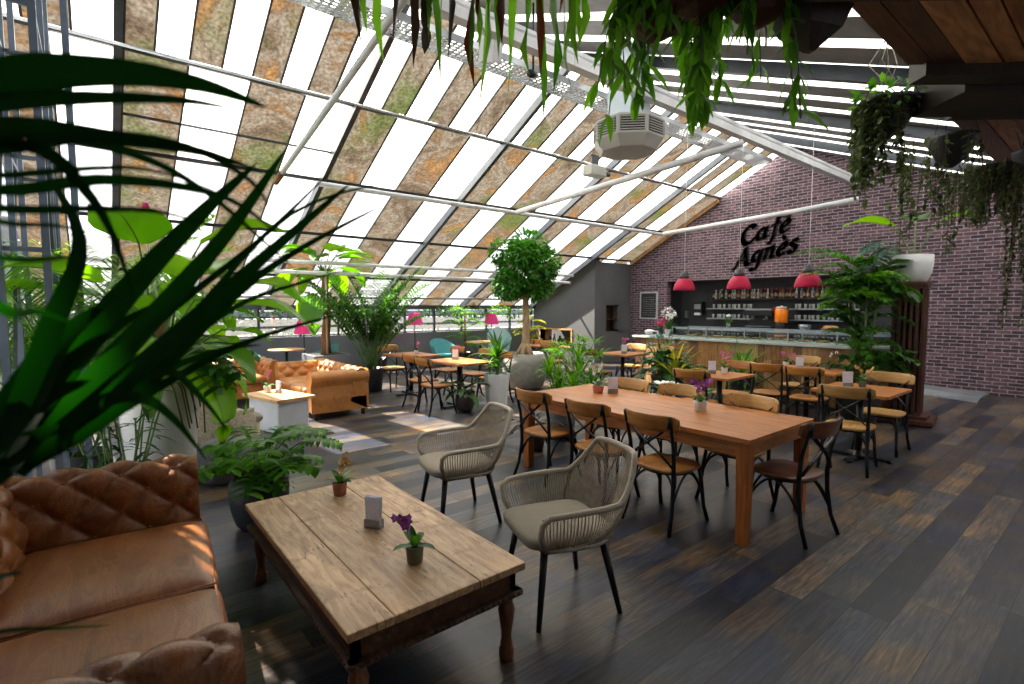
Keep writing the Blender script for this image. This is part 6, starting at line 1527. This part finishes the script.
def build_outside():
    """what shows through the glass band: hedges, and a fence added to block the bright sky"""
    rr = random.Random(21); k = 0
    for y, h, lab in ((-1.5, 2.0, 'clipped hedge outside the glass nearest the corner of the gable'), (1.2, 1.7, 'clipped hedge outside behind the far pink lamp'), (4.0, 1.85, 'clipped hedge outside behind the kentia palm'), (6.6, 1.5, 'clipped hedge outside behind the middle pink lamp'), (9.4, 1.7, 'clipped hedge outside behind the lamp at the grey wall')):
        o = thing('clipped_hedge', lab, 'hedge', (-15.6, y, -.1)); f = MB(); bush(f, (0, 0, h / 2 + .15), (.6, 1.1, h / 2), 900, .18, .10); f.build('foliage', ['leaf_dark', 'leaf'][k % 2], o); k += 1
        MB().tube([(0, 0, 0), (0, 0, h * .8)], .05, 6).build('stem', 'brown_bark', o)
    o = thing('sky_block_fence', 'long grey slatted fence added outside beyond the hedges to block the sky', 'fence', (-17.4, 5, -.1))
    b = MB()
    for i in range(14): b.b2((-.02, -14, .12 + i * .25), (.02, 14, .345 + i * .25))  # made-up slats, stacked high to shut the sky out of the glass band
    b.build('slats', 'low_wall', o)
    for i in range(15): MB().b2((-.09, -14 + i * 2 - .05, 0), (-.02, -14 + i * 2 + .05, 3.7)).build('post', 'rack_steel', o)
build_outside()
# ---------------------------------------------------------------- light, camera
def build_light():
    w = bpy.data.worlds.new('sky'); SC.world = w; w.use_nodes = True; t = w.node_tree; t.nodes.clear()
    out = t.nodes.new('ShaderNodeOutputWorld'); bg = t.nodes.new('ShaderNodeBackground')
    tc = t.nodes.new('ShaderNodeTexCoord'); nz = t.nodes.new('ShaderNodeTexNoise'); nz.inputs['Scale'].default_value = 2.2; nz.inputs['Detail'].default_value = 6
    r = t.nodes.new('ShaderNodeValToRGB'); e = r.color_ramp.elements
    e[0].position = .38; e[0].color = (.62, .74, .95, 1); e[1].position = .56; e[1].color = (1, 1, 1, 1)
    t.links.new(tc.outputs['Generated'], nz.inputs['Vector']); t.links.new(nz.outputs['Fac'], r.inputs['Fac'])
    t.links.new(r.outputs['Color'], bg.inputs['Color']); bg.inputs['Strength'].default_value = SKY
    t.links.new(bg.outputs[0], out.inputs[0])
    L = bpy.data.lights.new('sun', 'SUN'); L.energy = SUN; L.angle = radians(.8); L.color = (1, .90, .74)
    o = bpy.data.objects.new('sun', L); COL.objects.link(o)
    o.rotation_euler = Vector((-.816, -.28, 1)).to_track_quat('Z', 'Y').to_euler()
SKY, SUN = 1.6, 24.0
build_light()
def build_camera():
    f = 516.; cam = bpy.data.cameras.new('camera'); cam.sensor_width = 36; cam.lens = f * 36 / 1024
    cam.clip_start = .02; cam.clip_end = 200
    cam.dof.use_dof = True; cam.dof.focus_distance = 3.8; cam.dof.aperture_fstop = 3.2
    o = bpy.data.objects.new('camera', cam); COL.objects.link(o)
    o.location = (0, 0, 1.66)
    o.rotation_euler = (radians(90) - math.atan(36 / f), 0, radians(50.8))
    SC.camera = o
build_camera()
vs = SC.view_settings; vs.view_transform = 'Standard'; vs.look = 'None'; vs.exposure = 0.38; vs.gamma = 1.0
cy = SC.cycles
cy.max_bounces = 10; cy.diffuse_bounces = 5; cy.glossy_bounces = 4; cy.transmission_bounces = 6; cy.transparent_max_bounces = 12
cy.sample_clamp_indirect = 6.0; cy.caustics_reflective = False; cy.caustics_refractive = False
cy.use_denoising = True
